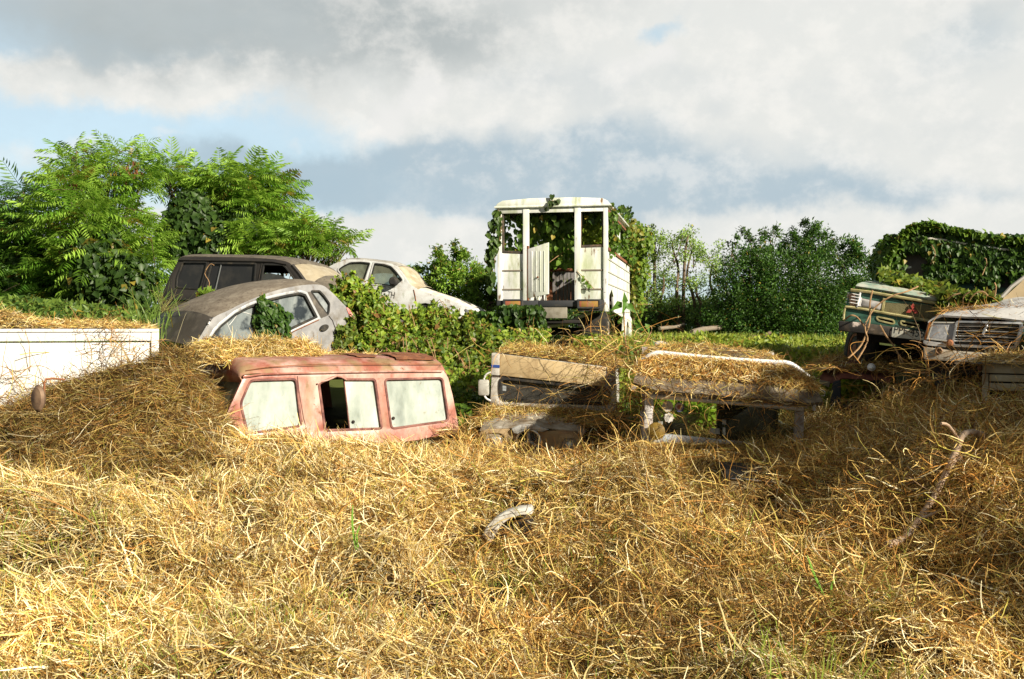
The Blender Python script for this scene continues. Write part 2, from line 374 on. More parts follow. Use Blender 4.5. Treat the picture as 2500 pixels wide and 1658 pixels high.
# ------------------------------------------------------------------ ground: heights by bearing and distance
CP = np.array([-700, 0, 130, 300, 450, 600, 800, 1000, 1200, 1400, 1600, 1750, 2000, 2200, 2400, 3200.])
RY = np.array([0, 4.4, 5.2, 6.0, 6.8, 7.5, 8.2, 8.7, 9.3, 10., 10.8, 12., 14., 17., 22., 40., 400.])
HT = np.array([
 # -700   0   130   300   450   600   800  1000  1200  1400  1600  1750  2000  2200  2400 3200
 [0.0]*16,
 [0.0]*13+[.05, .10, .2],
 [.04, .04, .05, .05, .04, .05, .06, .06, .05, .04, .06, .06, .08, .16, .28, .4],
 [.12, .14, .16, .16, .14, .14, .16, .14, .08, .08, .14, .18, .20, .40, .74, .7],
 [.26, .30, .32, .28, .26, .26, .30, .26, .16, .22, .34, .19, .30, .70, .98, .95],
 [.36, .42, .38, .38, .38, .42, .48, .42, .30, .38, .48, .16, .42, .66, .80, .9],
 [.30, .34, .36, .42, .48, .56, .64, .56, .27, .35, .46, .24, .46, .64, .72, .9],
 [.36, .40, .50, .62, .68, .62, .72, .58, .16, .20, .26, .20, .50, .72, .82, 1.],
 [.40, .50, .80, 1.04, 1.24, .52, .50, .40, .25, .28, .28, .26, .54, .76, .90, 1.],
 [.50, .60, 1.02, 1.26, 1.44, .50, .40, .35, .28, .28, .26, .28, .54, .78, 1.0, 1.],
 [.60, .70, .86, .96, 1.0, .60, .50, .45, .38, .34, .32, .34, .56, .84, 1.0, 1.2],
 [.90, .95, .95, .95, .90, .85, .8, .75, .70, .66, .50, .46, .72, 1.0, 1.2, 1.3],
 [1.30, 1.35, 1.3, 1.25, 1.2, 1.15, 1.15, 1.1, 1.05, 1.0, .86, .84, 1.0, 1.1, 1.3, 1.4],
 [1.50, 1.55, 1.5, 1.45, 1.4, 1.4, 1.4, 1.35, 1.30, 1.30, 1.32, 1.32, 1.28, 1.3, 1.4, 1.5],
 [1.60, 1.60, 1.6, 1.55, 1.5, 1.5, 1.5, 1.45, 1.35, 1.35, 1.42, 1.42, 1.40, 1.4, 1.5, 1.6],
 [1.6]*16, [1.6]*16])
_gp = np.arange(-700, 3201, 25.); _gy = np.concatenate([np.arange(0, 22.01, .1), [30, 40, 400.]])
_t = np.stack([np.interp(_gp, CP, HT[i]) for i in range(len(RY))]); _t = np.stack([np.interp(_gy, RY, _t[:, j]) for j in range(len(_gp))], 1)
for _ in range(3):
    a = np.pad(_t[:221], ((1, 1), (1, 1)), 'edge'); _t[:221] = (a[:-2, 1:-1]+a[2:, 1:-1]+2*a[1:-1, 1:-1]+a[1:-1, :-2]+a[1:-1, 2:])/6
def ground(X, Y, detail=True):
    X, Y = np.asarray(X, float), np.asarray(Y, float); Yc = np.clip(Y, 1.0, 399.)
    px = np.clip(X/np.maximum(Yc, 3.2)*FL+CX, -700, 3200); j = np.clip(((px+700)/25), 0, len(_gp)-1.001); ji = j.astype(int); jf = j-ji
    i = np.clip(np.searchsorted(_gy, Yc)-1, 0, len(_gy)-2); f = (Yc-_gy[i])/(_gy[i+1]-_gy[i])
    z = (_t[i, ji]*(1-jf)+_t[i, ji+1]*jf)*(1-f)+(_t[i+1, ji]*(1-jf)+_t[i+1, ji+1]*jf)*f
    if detail:
        k = np.clip((Y-2)/2, 0, 1)*np.clip((9.3-Y)/1.2, .3, 1)
        z = z+k*((fbm(X*.75+5, Y*2.0+X*.5, 3)-.5)*.58+(fbm(X*2.6, Y*3.4+3, 9)-.5)*.36)
    return z
def gnorm(X, Y, e=.06):
    gx = (ground(X+e, Y)-ground(X-e, Y))/(2*e); gy = (ground(X, Y+e)-ground(X, Y-e))/(2*e)
    return nrm(np.stack([-gx, -gy, np.ones_like(gx)], 1))
def gz(x, y): return float(ground(np.array([x]), np.array([y]))[0])
xs = np.unique(np.concatenate([np.arange(-8, 8.01, .1), np.arange(-30, 30.1, 1.), np.linspace(-300, 300, 41)]))
ys = np.unique(np.concatenate([np.arange(3, 15, .1), np.arange(-25, 40, 1.), np.linspace(-60, 420, 33)]))
gx, gy = np.meshgrid(xs, ys, indexing='ij'); G = np.stack([gx, gy, ground(gx.ravel(), gy.ravel()).reshape(gx.shape)], -1)
V, F, C = gquads(G, (.028, .017, .007))
gn = np.clip((V[:, 1]-10.8)/1.5, 0, 1)[:, None]; C = C*(1-gn)+np.array([[.07, .085, .022]])*gn
C = C*(.6+.8*fbm(V[:, 0]*2, V[:, 1]*2, 4)[:, None])
M['soil'] = attr_mat('soil and thatch', 0, .95, .1)
link('ground', np_mesh('ground', V, F, C), M['soil'], kind='structure').data.shade_smooth()

# ------------------------------------------------------------------ cut straw over the ground
def straw_ground():
    sets = []
    def lay(N, y0, y1, px0, px1, Lr, Wr, upright, w, lift=0.0, seg=4, curl=.5, den=None, pw=1.0, gap=.62, kink=.25):
        Y = y0+(y1-y0)*RS.rand(N)**pw; px = px0+(px1-px0)*RS.rand(N); X = (px-CX)/FL*Y
        if den is not None: k = RS.rand(N) < den(px, Y, X); X, Y, px = X[k], Y[k], px[k]
        cl = fbm(X*2.6+9, Y*4.0+X, 71, 3); k = RS.rand(len(X)) < np.clip((cl-.36)/.16, 1-gap, 1)*np.where((px > 1188) & (px < 1292) & (Y > 6.0) & (Y < 6.66), .22, 1)*np.where((px > 2015) & (px < 2145) & (Y > 8.3), .3, 1)*np.where((px > 1785) & (px < 1920) & (Y > 6.8) & (Y < 7.72), .3, 1); X, Y, px, cl = X[k], Y[k], px[k], cl[k]
        N = len(X); n = gnorm(X, Y); p = np.stack([X, Y, ground(X, Y)+lift*RS.rand(N)+.16*np.clip(cl-.42, 0, 1)], 1)
        flow = fbm(X*.7+30, Y*.7, 21, 2)*7+RS.randn(N)*1.1
        up = RS.rand(N) < upright; tilt = np.where(up, .4+.9*RS.rand(N), RS.randn(N)*.16+.08)
        L = (Lr[0]+(Lr[1]-Lr[0])*RS.rand(N)**1.6); W = Wr[0]+(Wr[1]-Wr[0])*RS.rand(N)**1.5
        C = straw_cols(N, w); patch = fbm(X*.9+3, Y*1.1, 51, 3)
        C = C*(1.0+.75*(patch-.5))[:, None]*np.where((px < 560) & (Y > 8.25), .62, 1)[:, None]  # left heap's straw darkened, putting grazing-sun shade into its brown colour
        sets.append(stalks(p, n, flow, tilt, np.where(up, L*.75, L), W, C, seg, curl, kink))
    nb = lambda px, Y, X: (1-.95*np.clip((560-px)/60, 0, 1)*np.clip((Y-8.2)/.3, 0, 1))*(1-.78*np.clip((px-1350)/450, 0, 1)*np.clip((Y-5.0)/.6, 0, 1))
    lush = [7, 8, 6, 5, 3, 4, 7, 4]; brown = [5, 2.5, 6, 8, 4, 4, 1.2, 7]
    lay(210000, 3.9, 7.0, -250, 2750, (.035, .17), (.003, .0075), .12, lush, .045, 3, .3, nb)
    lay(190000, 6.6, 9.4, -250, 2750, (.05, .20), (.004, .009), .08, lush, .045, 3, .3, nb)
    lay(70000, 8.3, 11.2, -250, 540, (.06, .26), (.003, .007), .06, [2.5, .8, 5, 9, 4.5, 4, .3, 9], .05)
    lay(12000, 11.6, 17.5, 1450, 2150, (.06, .22), (.004, .009), .1, brown, .04)
    lay(70000, 5.0, 11.4, 1650, 2850, (.06, .24), (.003, .007), .08, brown, .05)
    lay(12000, 9.0, 11.2, 1080, 1700, (.08, .28), (.004, .009), .08, brown, .04)
    lay(9000, 4.0, 9.3, -250, 2750, (.14, .45), (.006, .012), .10, [5, 8, 3, 2, 2, 3, 6, 1], .06, 5, .45, nb, pw=.8)   # long pale stems
    lay(2200, 5.0, 9.6, 1600, 2850, (.22, .6), (.004, .009), .06, [2, 2, 4, 6, 1, 6, 1, 6], .06, 7, .9)   # brown vines
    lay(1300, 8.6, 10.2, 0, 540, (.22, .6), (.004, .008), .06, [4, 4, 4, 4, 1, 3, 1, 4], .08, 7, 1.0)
    lay(90000, 3.9, 7.2, -250, 2750, (.08, .24), (.0012, .0028), .08, lush, .06, 4, .6)   # fine fibres
    lay(60000, 6.8, 10.5, -250, 2750, (.10, .30), (.0016, .0034), .08, lush, .07, 4, .6, nb)
    lay(52000, 4.7, 11.2, 1120, 2850, (.10, .36), (.0035, .0075), .42, [5, 3, 6, 5, 3, 5, 1, 5], .20, 5, .9, kink=.5)   # open tangle standing off the ground
    lay(24000, 4.2, 9.2, -250, 1300, (.08, .26), (.0035, .0075), .45, lush, .10, 4, .6, kink=.4)
    dk = [3, 1.2, 6, 7, 3, 6, .5, 8]
    lay(34000, 5.0, 11.2, 1560, 2850, (.12, .42), (.003, .0065), .22, dk, .14, 7, 1.5, pw=.8, kink=.8)     # curly vine tangle at right
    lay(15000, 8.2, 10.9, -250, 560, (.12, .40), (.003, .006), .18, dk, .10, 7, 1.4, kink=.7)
    lay(16000, 4.6, 9.0, 300, 1800, (.10, .36), (.003, .0065), .25, [5, 4, 5, 5, 3, 4, 2, 5], .06, 6, 1.2, kink=.6)
    V, F, C = join(*[s for s in sets if s[1].shape[1] == 4])
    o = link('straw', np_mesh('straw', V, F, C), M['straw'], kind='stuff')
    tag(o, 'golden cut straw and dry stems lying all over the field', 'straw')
straw_ground()
def straw_heap(g, n, label, w=(7, 5, 7, 4, 3, 4, 2, 4), L=(.08, .32), W=(.004, .009), up=.12, base=(.055, .032, .012), lng=.06, rand_edge=0):
    p, nn = gpatch(g, n); N = n
    ln = RS.rand(N) < lng; Ls = L[0]+(L[1]-L[0])*RS.rand(N)**1.5; Ls = np.where(ln, Ls*1.8, Ls)*.55; W = (W[0]*.75, W[1]*.75)
    tilt = np.where(RS.rand(N) < up*.5, .4+.7*RS.rand(N), RS.randn(N)*.16+.05)
    s = stalks(p+nn*.02*RS.rand(N, 1), nn, RS.rand(N)*6.3, tilt, Ls, W[0]+(W[1]-W[0])*RS.rand(N), straw_cols(N, w)*(.7+.6*fbm(p[:, 0]*3, p[:, 1]*3+p[:, 2]*3, 8)[:, None]), 4, .6)
    V, F, C = join(s, gquads(g, base))
    o = link('straw_heap', np_mesh('straw_heap', V, F, C), M['straw'], kind='stuff'); tag(o, label, 'straw'); return o
def mound(c00, c10, c01, c11, h, nu=24, nv=12, seed=0, rough=.5):
    """Grid over four corners, bulging upwards by h with lumps."""
    a, b = np.meshgrid(np.linspace(0, 1, nu), np.linspace(0, 1, nv), indexing='ij'); A, B, C_, D = [np.array(q) for q in (c00, c10, c01, c11)]
    a3, b3 = a[..., None], b[..., None]; g = (A*(1-a3)+B*a3)*(1-b3)+(C_*(1-a3)+D*a3)*b3
    e = np.minimum(np.minimum(a, 1-a)*6, 1)*np.minimum(np.minimum(b, 1-b)*3.0, 1)
    q = fbm(a*6+seed*3.7, b*4+seed, seed+3); g[..., 2] += .6*h*e**.6*(1-rough+2*rough*q); return g
# ------------------------------------------------------------------ wrecked vehicles, left half
def skin(mb, fr, chain, W, crown, sideb=.0, tt=(0, .02, .06, .13, .25, .4, .6, .75, .87, .94, .98, 1), n0=0.0):
    """Sheet carried across the vehicle from the near upper edge to the far one, arched by crown."""
    n = len(chain); ns = []
    for i in range(n):
        a = Vector(chain[max(i-1, 0)]); b = Vector(chain[min(i+1, n-1)]); t = (b-a).normalized(); q = Vector((-t.y, t.x))
        ns.append(q if q.y > -.2 else -q)
    rs = []
    for k, c in enumerate(chain):
        cr = crown[k] if isinstance(crown, (list, tuple)) else crown
        rs.append([fr.w(c[0]+ns[k].x*cr*(1-abs(2*t-1)**3.2), c[1]+ns[k].y*cr*(1-abs(2*t-1)**3.2), n0-W*t) for t in tt])
    return mb.rings(rs, False, False)
def dense(l, k=4):
    """Smooth curve through the listed points (Catmull-Rom)."""
    o = []; n = len(l)
    for i in range(n-1):
        p0, p1, p2, p3 = [Vector(l[max(0, min(n-1, j))]) for j in (i-1, i, i+1, i+2)]
        for s in range(k):
            t = s/k; o.append(tuple(.5*(2*p1+(p2-p0)*t+(2*p0-5*p1+4*p2-p3)*t*t+(3*p1-p0-3*p2+p3)*t**3)))
    o.append(tuple(l[-1])); return o
def seal(mb, fr, w, wd=.016, n0=-.02, n1=.008): return mb.prism(fr, off(w, wd*.45), [off(w, -wd)], n0, n1)

# ---- red van
def red_van():
    f = plane(598, 9.7, 1082, 10.95, .05); W = 1.5; f.o = f.o
    red = paint('faded red paint', (.22, .058, .038), .3, 0, [((.48, .23, .18), 2.2, .34, .62, (1, 1, .6)), ((.62, .44, .37), 3.1, .46, .66, (1, 1, .4)), ((.20, .08, .04), 9, .58, .70), ((.30, .22, .13), 4, .54, .74, (1, 1, .3)), ((.13, .06, .03), 24, .66, .72)], .08, 60, .5, .25)
    roofred = paint('dirt crusted red roof', (.27, .085, .055), .5, 0, [((.50, .30, .25), 3, .40, .62, (1, 1, .5)), ((.26, .17, .09), 4, .46, .62), ((.15, .08, .04), 12, .58, .7)], .1, 50, .4)
    t = thing('van', 'faded red van half buried in straw with a broken side window', 'van', f.w(.4, 0, -.7))
    t.location.z = .3; ORG[t.name] = t.location.copy()
    outer = f.pts([(597, 916), (542, 1035), (528, 1080), (505, 1125), (505, 1260), (1128, 1225), (1127, 1085), (1117, 1025), (1105, 965), (1094, 922), (1083, 905)])
    w1 = rnd(f.pts([(611, 927), (724, 924), (737, 1041), (604, 1060), (586, 985)]), .05)
    w2 = rnd(f.pts([(777, 935), (800, 926), (822, 917), (844, 925), (916, 925), (933, 1047), (793, 1052)]), .035)
    w3 = rnd(f.pts([(938, 925), (1081, 922), (1096, 1028), (955, 1048)]), .05)
    b = MB().prism(f, outer, [w1, w2, w3], -.05, 0)
    b.prism(f, outer, [w1, w3], -W, -W+.05)
    b.box(f, f.uv(540, 1100)[0], f.uv(1120, 1100)[0], f.uv(800, 1180)[1], f.uv(800, 1180)[1]+.04, -W+.06, -.06)
    # rear wall, sloping quarter
    re = f.pts([(1083, 905), (1094, 922), (1105, 965), (1117, 1025), (1127, 1085), (1128, 1225)])
    b.rings([[f.w(u, v, -.002), f.w(u+.04, v, -.2), f.w(u+.05, v, -W*.5), f.w(u+.04, v, -W+.2), f.w(u, v, -W+.002)] for u, v in re], False, False)
    part('body', b, red, t, .008, 40)
    # roof: swept across from the drip rail
    ch = dense([f.uv(*q) for q in [(585, 921), (598, 914), (640, 911), (750, 909), (900, 906), (1000, 905), (1060, 904), (1083, 905), (1092, 915)]], 4)
    r = MB(); prof = [(0, 0), (.008, .02), (.022, .05), (.05, .085), (.11, .125), (.2, .15), (.35, .168), (.55, .175), (.75, .168), (.87, .14), (.95, .09), (1, .0)]
    def roofpt(u, v, tq, k=1.0):
        h = np.interp(tq, [p[0] for p in prof], [p[1] for p in prof]); return f.w(u+ (0), v+h*k+.045*tq, -W*tq)
    rows = []; n = len(ch)
    for i, c in enumerate(ch):
        e = min(1, i/5)*1.0; g = min(1.0, (n-1-i)/4+.25); k = max(.12, min(e**.5, g))
        if i == 0: k = .1
        sag = .02*math.exp(-((c[0]-.95)/.12)**2)
        if i == 0: rows.append([roofpt(c[0]+.03-.05*math.sin(math.pi*p[0]), c[1]-.055, p[0], .02) for p in prof])
        rows.append([roofpt(c[0]-(1-min(1, i/6))*.05*math.sin(math.pi*p[0]), c[1]-sag*(p[0] > .1), p[0], k) for p in prof])
    r.rings(rows, False, False); part('roof', r, roofred, t, 0, 50, solid=.012)
    # torn, rusted patches lying on the roof edge
    def patch(px):
        m = MB(); q = f.pts(px, -.09); cen = (sum(a for a, _ in q)/len(q), sum(c for _, c in q)/len(q))
        def lift(u, v):
            vv = v-ch[0][1]; tq = np.interp(vv, [p[1]+.045*p[0] for p in prof[:8]], [p[0] for p in prof[:8]]); a = roofpt(u, ch[8][1], tq); return a+f.n*.006+Vector((0, 0, .006))
        vs = [lift(*cen)]+[lift(*a) for a in q]; return m.add(vs, [(0, i+1, (i+1) % len(q)+1) for i in range(len(q))])
    def ragged(x0, y0, x1, y1, n=26):
        o = []
        for i in range(n):
            a = i/n*2*math.pi; s = max(abs(math.cos(a)), abs(math.sin(a))); k = .86+.2*random.random()
            o.append(((x0+x1)/2+(x1-x0)/2*math.cos(a)/s*k, (y0+y1)/2+(y1-y0)/2*math.sin(a)/s*k))
        return o
    for bx in ((884, 866, 936, 880), (970, 867, 1066, 887), (1000, 862, 1060, 872)): part('rust_patch', patch(ragged(*bx)), M['rust'], t, 0, 60, solid=.004)
    g = MB().tube([f.w(u, v, .012) for u, v in f.pts([(592, 921), (640, 914), (750, 911), (900, 908), (1000, 907), (1078, 907)])], .012, 6)
    part('drip_rail', g, red, t, 0, 60)
    g = MB().tube([f.w(u, v, -.012) for u, v in f.pts([(600, 905), (650, 897), (720, 892), (800, 889), (960, 889), (1080, 889)], -.012)], .005, 5); part('roof_seam', g, M['rust'], t, 0, 60)
    rub = paint('weathered window rubber', (.10, .035, .03), .7, 0, [((.3, .14, .11), 9, .4, .7)])
    pale = dusty_glass('dusty pale glass', (.46, .52, .47), .70, (.02, .03, .028), .08, [((.50, .56, .52), 3, .4, .6), ((.24, .30, .25), 7, .58, .8, (1, 1, .5)), ((.30, .26, .18), 18, .62, .76), ((.62, .66, .6), 14, .58, .7, (1, 1, .15))], .75, .34)
    for nme, w, pane in (('front_window', w1, w1), ('side_window', w2, f.pts([(840, 921), (920, 921), (935, 1050), (855, 1054)])), ('rear_window', w3, w3)):
        fo = part(nme, seal(MB(), f, w), rub, t, .003, 40)
        part('pane', MB().prism(f, rnd(pane, .03) if nme == 'side_window' else off(pane, .004), (), -.03, -.022), pale, fo, 0, 0)
        if nme == 'side_window':
            pf = rnd(pane, .03); part('pane_frame', MB().prism(f, pf, [off(pf, -.012)], -.036, -.015), rub, fo, .002)
            part('latch', MB().lathe(f.at(862, 1030, -.02), f.n, [(.016, -.01), (.018, .008), (.012, .016)], 12), M['dark'], fo)
        if nme == 'rear_window': part('latch', MB().lathe(f.at(960, 1021, -.02), f.n, [(.016, -.01), (.018, .008), (.012, .016)], 12), M['dark'], fo)
    # bent flap of rubber over the gap, front door edge
    part('torn_trim', MB().tube([f.w(u, v, .02) for u, v in f.pts([(775, 937), (783, 932), (800, 928), (812, 923), (822, 918), (835, 921), (846, 927)], .02)], .009, 6), red, t)
    part('door_seam', MB().tube([f.w(u, v, .002) for u, v in f.pts([(726, 918), (731, 960), (741, 1020), (748, 1045), (735, 1056), (690, 1062), (620, 1075)], .002)], .004, 5), rub, t)
    # windscreen and bonnet running off to the far side
    a, c = f.uv(600, 922, 0), f.uv(545, 1035, 0)
    ws = MB().grid(lambda i, j: f.w(a[0]+(c[0]-a[0])*i-.05*math.sin(math.pi*j)-.01, a[1]+(c[1]-a[1])*i, -.03-(W-.06)*j), 8, 14)
    part('windscreen', ws, dusty_glass('filthy windscreen', (.26, .26, .18), .7, (.03, .035, .03), .2, [((.07, .07, .05), 4, .4, .7)], .3), t, 0, 60, solid=.006)
    hd = MB().grid(lambda i, j: f.w(c[0]-.75*i-.05*math.sin(math.pi*j), c[1]-.02-.16*i-.5*max(0, i-.75)**1.3, -(W)*j), 8, 10); part('bonnet', hd, red, t, 0, 50, solid=.01)
    # door mirror reaching past the nose
    mo = part('mirror', MB().lathe(P(93, 973, 8.95), (-.3, -1, 0), [(.02, -.05), (.10, -.04), (.125, 0), (.10, .03), (.02, .045)], 20), paint('brown plastic', (.10, .06, .04), .6, 0, [((.30, .20, .12), 6, .4, .7)]), t)
    for v in mo.data.vertices: v.co.x = (v.co.x-(P(93, 973, 8.95)-ORG[t.name]).x)*.62+(P(93, 973, 8.95)-ORG[t.name]).x
    part('mirror_arm', MB().tube([P(108, 985, 8.98), P(108, 935, 8.98), P(112, 926, 9.), P(130, 924, 9.1), P(158, 927, 9.25)], .010, 6), M['rust'], mo)
red_van()
# straw piled over the van's nose and along its roof
def van_roof_straw():
    f = plane(598, 9.7, 1082, 10.95, .05); z = f.uv(800, 906)[1]+.15
    g = mound(f.w(-.22, z-.06, -.26), f.w(1.05, z+.0, -.55), f.w(-.42, z+.02, -1.5), f.w(1.55, z-.01, -1.45), .30, 30, 10, 4)
    straw_heap(g, 12000, 'straw lying along the roof of the faded red van', lng=.03)
    g = mound(f.w(1.0, z+.025, -.95), f.w(2.05, z+.0, -.95), f.w(1.0, z+.02, -1.4), f.w(2.05, z-.01, -1.4), .03, 20, 8, 6)
    straw_heap(g, 2200, 'thin strip of straw at the far roof edge of the red van', lng=.03)
van_roof_straw()

# ---- white cargo box
def cargo_box():
    f = plane(0, 11.0, 388, 11.62); wh = paint('aged white panel', (.66, .66, .64), .5, 0, [((.52, .50, .45), 2.5, .45, .7, (1, 1, .3)), ((.36, .25, .15), 9, .60, .72, (1, 1, .18)), ((.2, .11, .06), 22, .67, .74)], .05, 40)
    t = thing('cargo_box', 'white cargo box with a framed panel and straw on its roof', 'cargo box', f.w(.6, 0, -1)); t.location.z = .7; ORG[t.name] = t.location.copy()
    x0 = f.uv(-330, 800)[0]; x1 = f.uv(388, 800)[0]; top = f.uv(200, 806)[1]; bot = .55
    part('panel', MB().box(f, x0+.05, x1-.09, bot, top-.135, -.06, -.035), wh, t, .004)
    part('side_wall', MB().box(f, x1-.05, x1-.004, bot, top-.01, -2.2, -.09), wh, t, .004)
    part('roof', MB().box(f, x0, x1, top-.03, top+.012, -2.2, -.05), wh, t, .006)
    part('top_rail', MB().box(f, x0, x1-.0, top-.022, top+.014, -.05, .022).box(f, x0, x1-.09, top-.125, top-.028, -.05, .004), wh, t, .006)
    for k in range(9): part('rivet', MB().lathe(f.w(x0+.5+k*.29, top-.075, .003), f.n, [(.011, 0), (.010, .005), (.004, .008)], 8), wh, t)
    part('hinge', MB().tube([f.w(x1-.092, top-.5, .012), f.w(x1-.092, top-.36, .012)], .014, 7), M['rust'], t)
    part('corner_post', MB().box(f, x1-.085, x1, bot, top-.026, -.085, .010), wh, t, .008)
    g = mound(f.w(x0, top+.015, .0), f.w(x1-.1, top+.015, .0), f.w(x0, top+.02, -1.3), f.w(x1-.05, top+.02, -1.3), .02, 30, 8, 2)
    s = np.linspace(0, 1, 30)[:, None]*np.ones((1, 8)); g[..., 2] += .18*np.exp(-((s-.40)/.16)**2)*np.sin(np.linspace(0, 3.14, 8))[None]**.7+.06*np.exp(-((s-.75)/.2)**2)*np.sin(np.linspace(0, 3.14, 8))[None]
    straw_heap(g, 9500, 'straw heaped on the roof of the white cargo box', lng=.04)
cargo_box()

# ---- grey hatchback, nose down
def hatchback():
    f = plane(480, 13.0, 880, 15.1); W = 1.5
    q6 = lambda l: [(380+x*.22833, 600+y*.22833) for x, y in l]
    grey = paint('grimy grey paint', (.20, .20, .205), .42, 0, [((.32, .32, .32), 3, .40, .65), ((.16, .145, .125), 5, .52, .72), ((.10, .065, .04), 12, .63, .75, (1, 1, .3))], .05, 70, .5, .2)
    mossy = paint('dust and lichen roof', (.15, .125, .095), .85, 0, [((.24, .21, .165), 6, .45, .7), ((.08, .06, .045), 26, .52, .7)], .2, 60)
    t = thing('hatchback', 'grimy grey hatchback tilted nose down behind the red van', 'car', f.w(1.4, 0, -.7)); t.location.z = 1.0; ORG[t.name] = t.location.copy()
    ridge = dense(f.pts(q6([(410, 1090), (480, 1000), (560, 870), (625, 765), (780, 690), (960, 600), (1200, 505), (1400, 450), (1600, 418), (1770, 420), (1870, 485), (1985, 600), (2050, 670), (2105, 760), (2160, 890), (2225, 960), (2255, 1060), (2260, 1250)])), 4)
    win = f.pts(q6([(585, 1000), (640, 915), (700, 850), (850, 728), (1000, 648), (1200, 575), (1400, 528), (1540, 505), (1600, 525), (1660, 640), (1725, 765), (1480, 880), (1320, 960), (1050, 1075), (850, 1100), (620, 1100)]))
    qw = rnd(f.pts(q6([(1665, 488), (1750, 487), (1800, 540), (1855, 620), (1850, 700), (1838, 735), (1770, 640)])), .02)
    outer = ridge+f.pts([(893, 1000), (455, 1000)])
    b = MB().prism(f, outer, [win, qw], -.04, 0); b.prism(f, outer, [off(win, -.01), qw], -W, -W+.04)
    part('body', b, grey, t, .012, 40)
    i0 = 12; roof = ridge[i0:38]; cr = [.10*min(1, (k+1)/4) for k in range(len(roof))]
    part('roof', skin(MB(), f, roof, W, cr, n0=-.0), mossy, t, 0, 60, solid=.01)
    part('tailgate', skin(MB(), f, ridge[37:], W, [.10+.05*min(1, k/10) for k in range(len(ridge)-37)]), grey, t, 0, 60, solid=.01)
    ws = ridge[:i0+1]
    part('windscreen', skin(MB(), f, ws, W-.10, [.13]*len(ws), n0=-.05), dusty_glass('grimy windscreen', (.06, .052, .042), .6, (.02, .02, .022), .18, [((.14, .125, .10), 5, .5, .7, (1, 1, .4))], .25), t, 0, 60, solid=.006)
    part('windscreen_pillar', MB().tube([f.w(u, v, -.02) for u, v in ridge[:i0]], .02, 6), grey, t)
    fr = part('door_frame', MB().prism(f, off(win, .045), [off(win, .008)], -.02, .012), paint('pale door frame', (.44, .46, .48), .4, .2, [((.2, .18, .16), 8, .55, .7)]), t, .006)
    part('window_rubber', MB().prism(f, off(win, .010), [off(win, -.022)], -.03, .006), M['black'], fr, .002)
    part('window_pillar', MB().box(f, f.uv(628, 760)[0]-.05, f.uv(628, 760)[0]+.05, f.uv(628, 850)[1], f.uv(628, 735)[1], -.05, -.004), M['black'], fr)
    gl = dusty_glass('streaked glass', (.34, .39, .40), .42, (.015, .02, .025), .08, [((.50, .55, .54), 6, .45, .65, (1, 1, .35)), ((.05, .065, .08), 3, .52, .6, (1, 1, 1))], .35)
    part('front_window', MB().prism(f, [p for p in off(win, -.004)], (), -.045, -.037), gl, t, 0, 0)
    for a, c in (((765, 820), (850, 1040)), ((900, 700), (1060, 745)), ((880, 730), (790, 850))):
        q = f.pts(q6([a, c]), -.03); part('crack', MB().tube([f.w(*q[0], -.035), f.w((q[0][0]+q[1][0])/2+.004, (q[0][1]+q[1][1])/2, -.035), f.w(*q[1], -.035)], .004, 4), M['white_plastic'], t)
    part('quarter_window', MB().prism(f, off(qw, .004), (), -.04, -.03), dusty_glass('quarter glass', (.42, .46, .47), .6, (.02, .025, .03), .1, [((.2, .22, .24), 7, .5, .65)], .3), t, 0, 0)
    part('quarter_rubber', MB().prism(f, off(qw, .018), [off(qw, -.006)], -.02, .006), M['black'], t, .002)
    part('pillar_trim', MB().prism(f, f.pts(q6([(1612, 498), (1652, 492), (1760, 650), (1842, 745), (1745, 785), (1690, 650)])), (), -.004, .007), paint('faded black trim', (.085, .075, .065), .7, 0, [((.16, .14, .11), 8, .5, .7)]), t, .003)
    c = f.at(*q6([(1797, 880)])[0]); hd = MB().rings([[c+f.u*(x*.5*math.cos(a))+f.v*(y*.5*math.sin(a)+x*.12*math.cos(a))+f.n*h for a in [k*math.pi/9 for k in range(18)]] for x, y, h in ((.17, .10, -.01), (.17, .10, .012), (.14, .075, .03))])
    part('door_handle', hd, M['black'], t)
    part('door_seam', MB().tube([f.w(u, v, .003) for u, v in f.pts(q6([(1850, 750), (1890, 800), (1925, 900), (1930, 1000), (1880, 1090)]))], .006, 5), M['dark'], t)
    part('belt_rust', MB().tube([f.w(u, v, .004) for u, v in f.pts(q6([(1395, 955), (1500, 900), (1620, 845), (1740, 790)]))], .012, 5), M['rust'], t)
    tl = f.pts(q6([(2042, 664), (2068, 690), (2110, 760), (2135, 812), (2112, 800), (2070, 735)]))
    part('tail_light', MB().prism(f, off(rnd(tl, .02), .012), (), -.25, .012), paint('faded red lens', (.55, .10, .09), .3, 0, [((.75, .42, .38), 9, .45, .7)]), t, .01)
    bp = f.pts(q6([(2105, 1040), (2140, 985), (2185, 930), (2225, 985), (2262, 1060), (2262, 1180), (2105, 1180)])); part('bumper', MB().prism(f, rnd(bp, .03), (), -W, .03), paint('pale bumper', (.42, .42, .40), .6, 0, [((.2, .18, .15), 6, .5, .7)]), t, .02)
    part('roof_hatch', MB().box(Fr(f.at(706, 692, -.75), f.u, f.v), -.13, .13, -.03, .05, -.16, .16), M['white_plastic'], t, .03)
    return f, q6
HB, Q6 = hatchback()

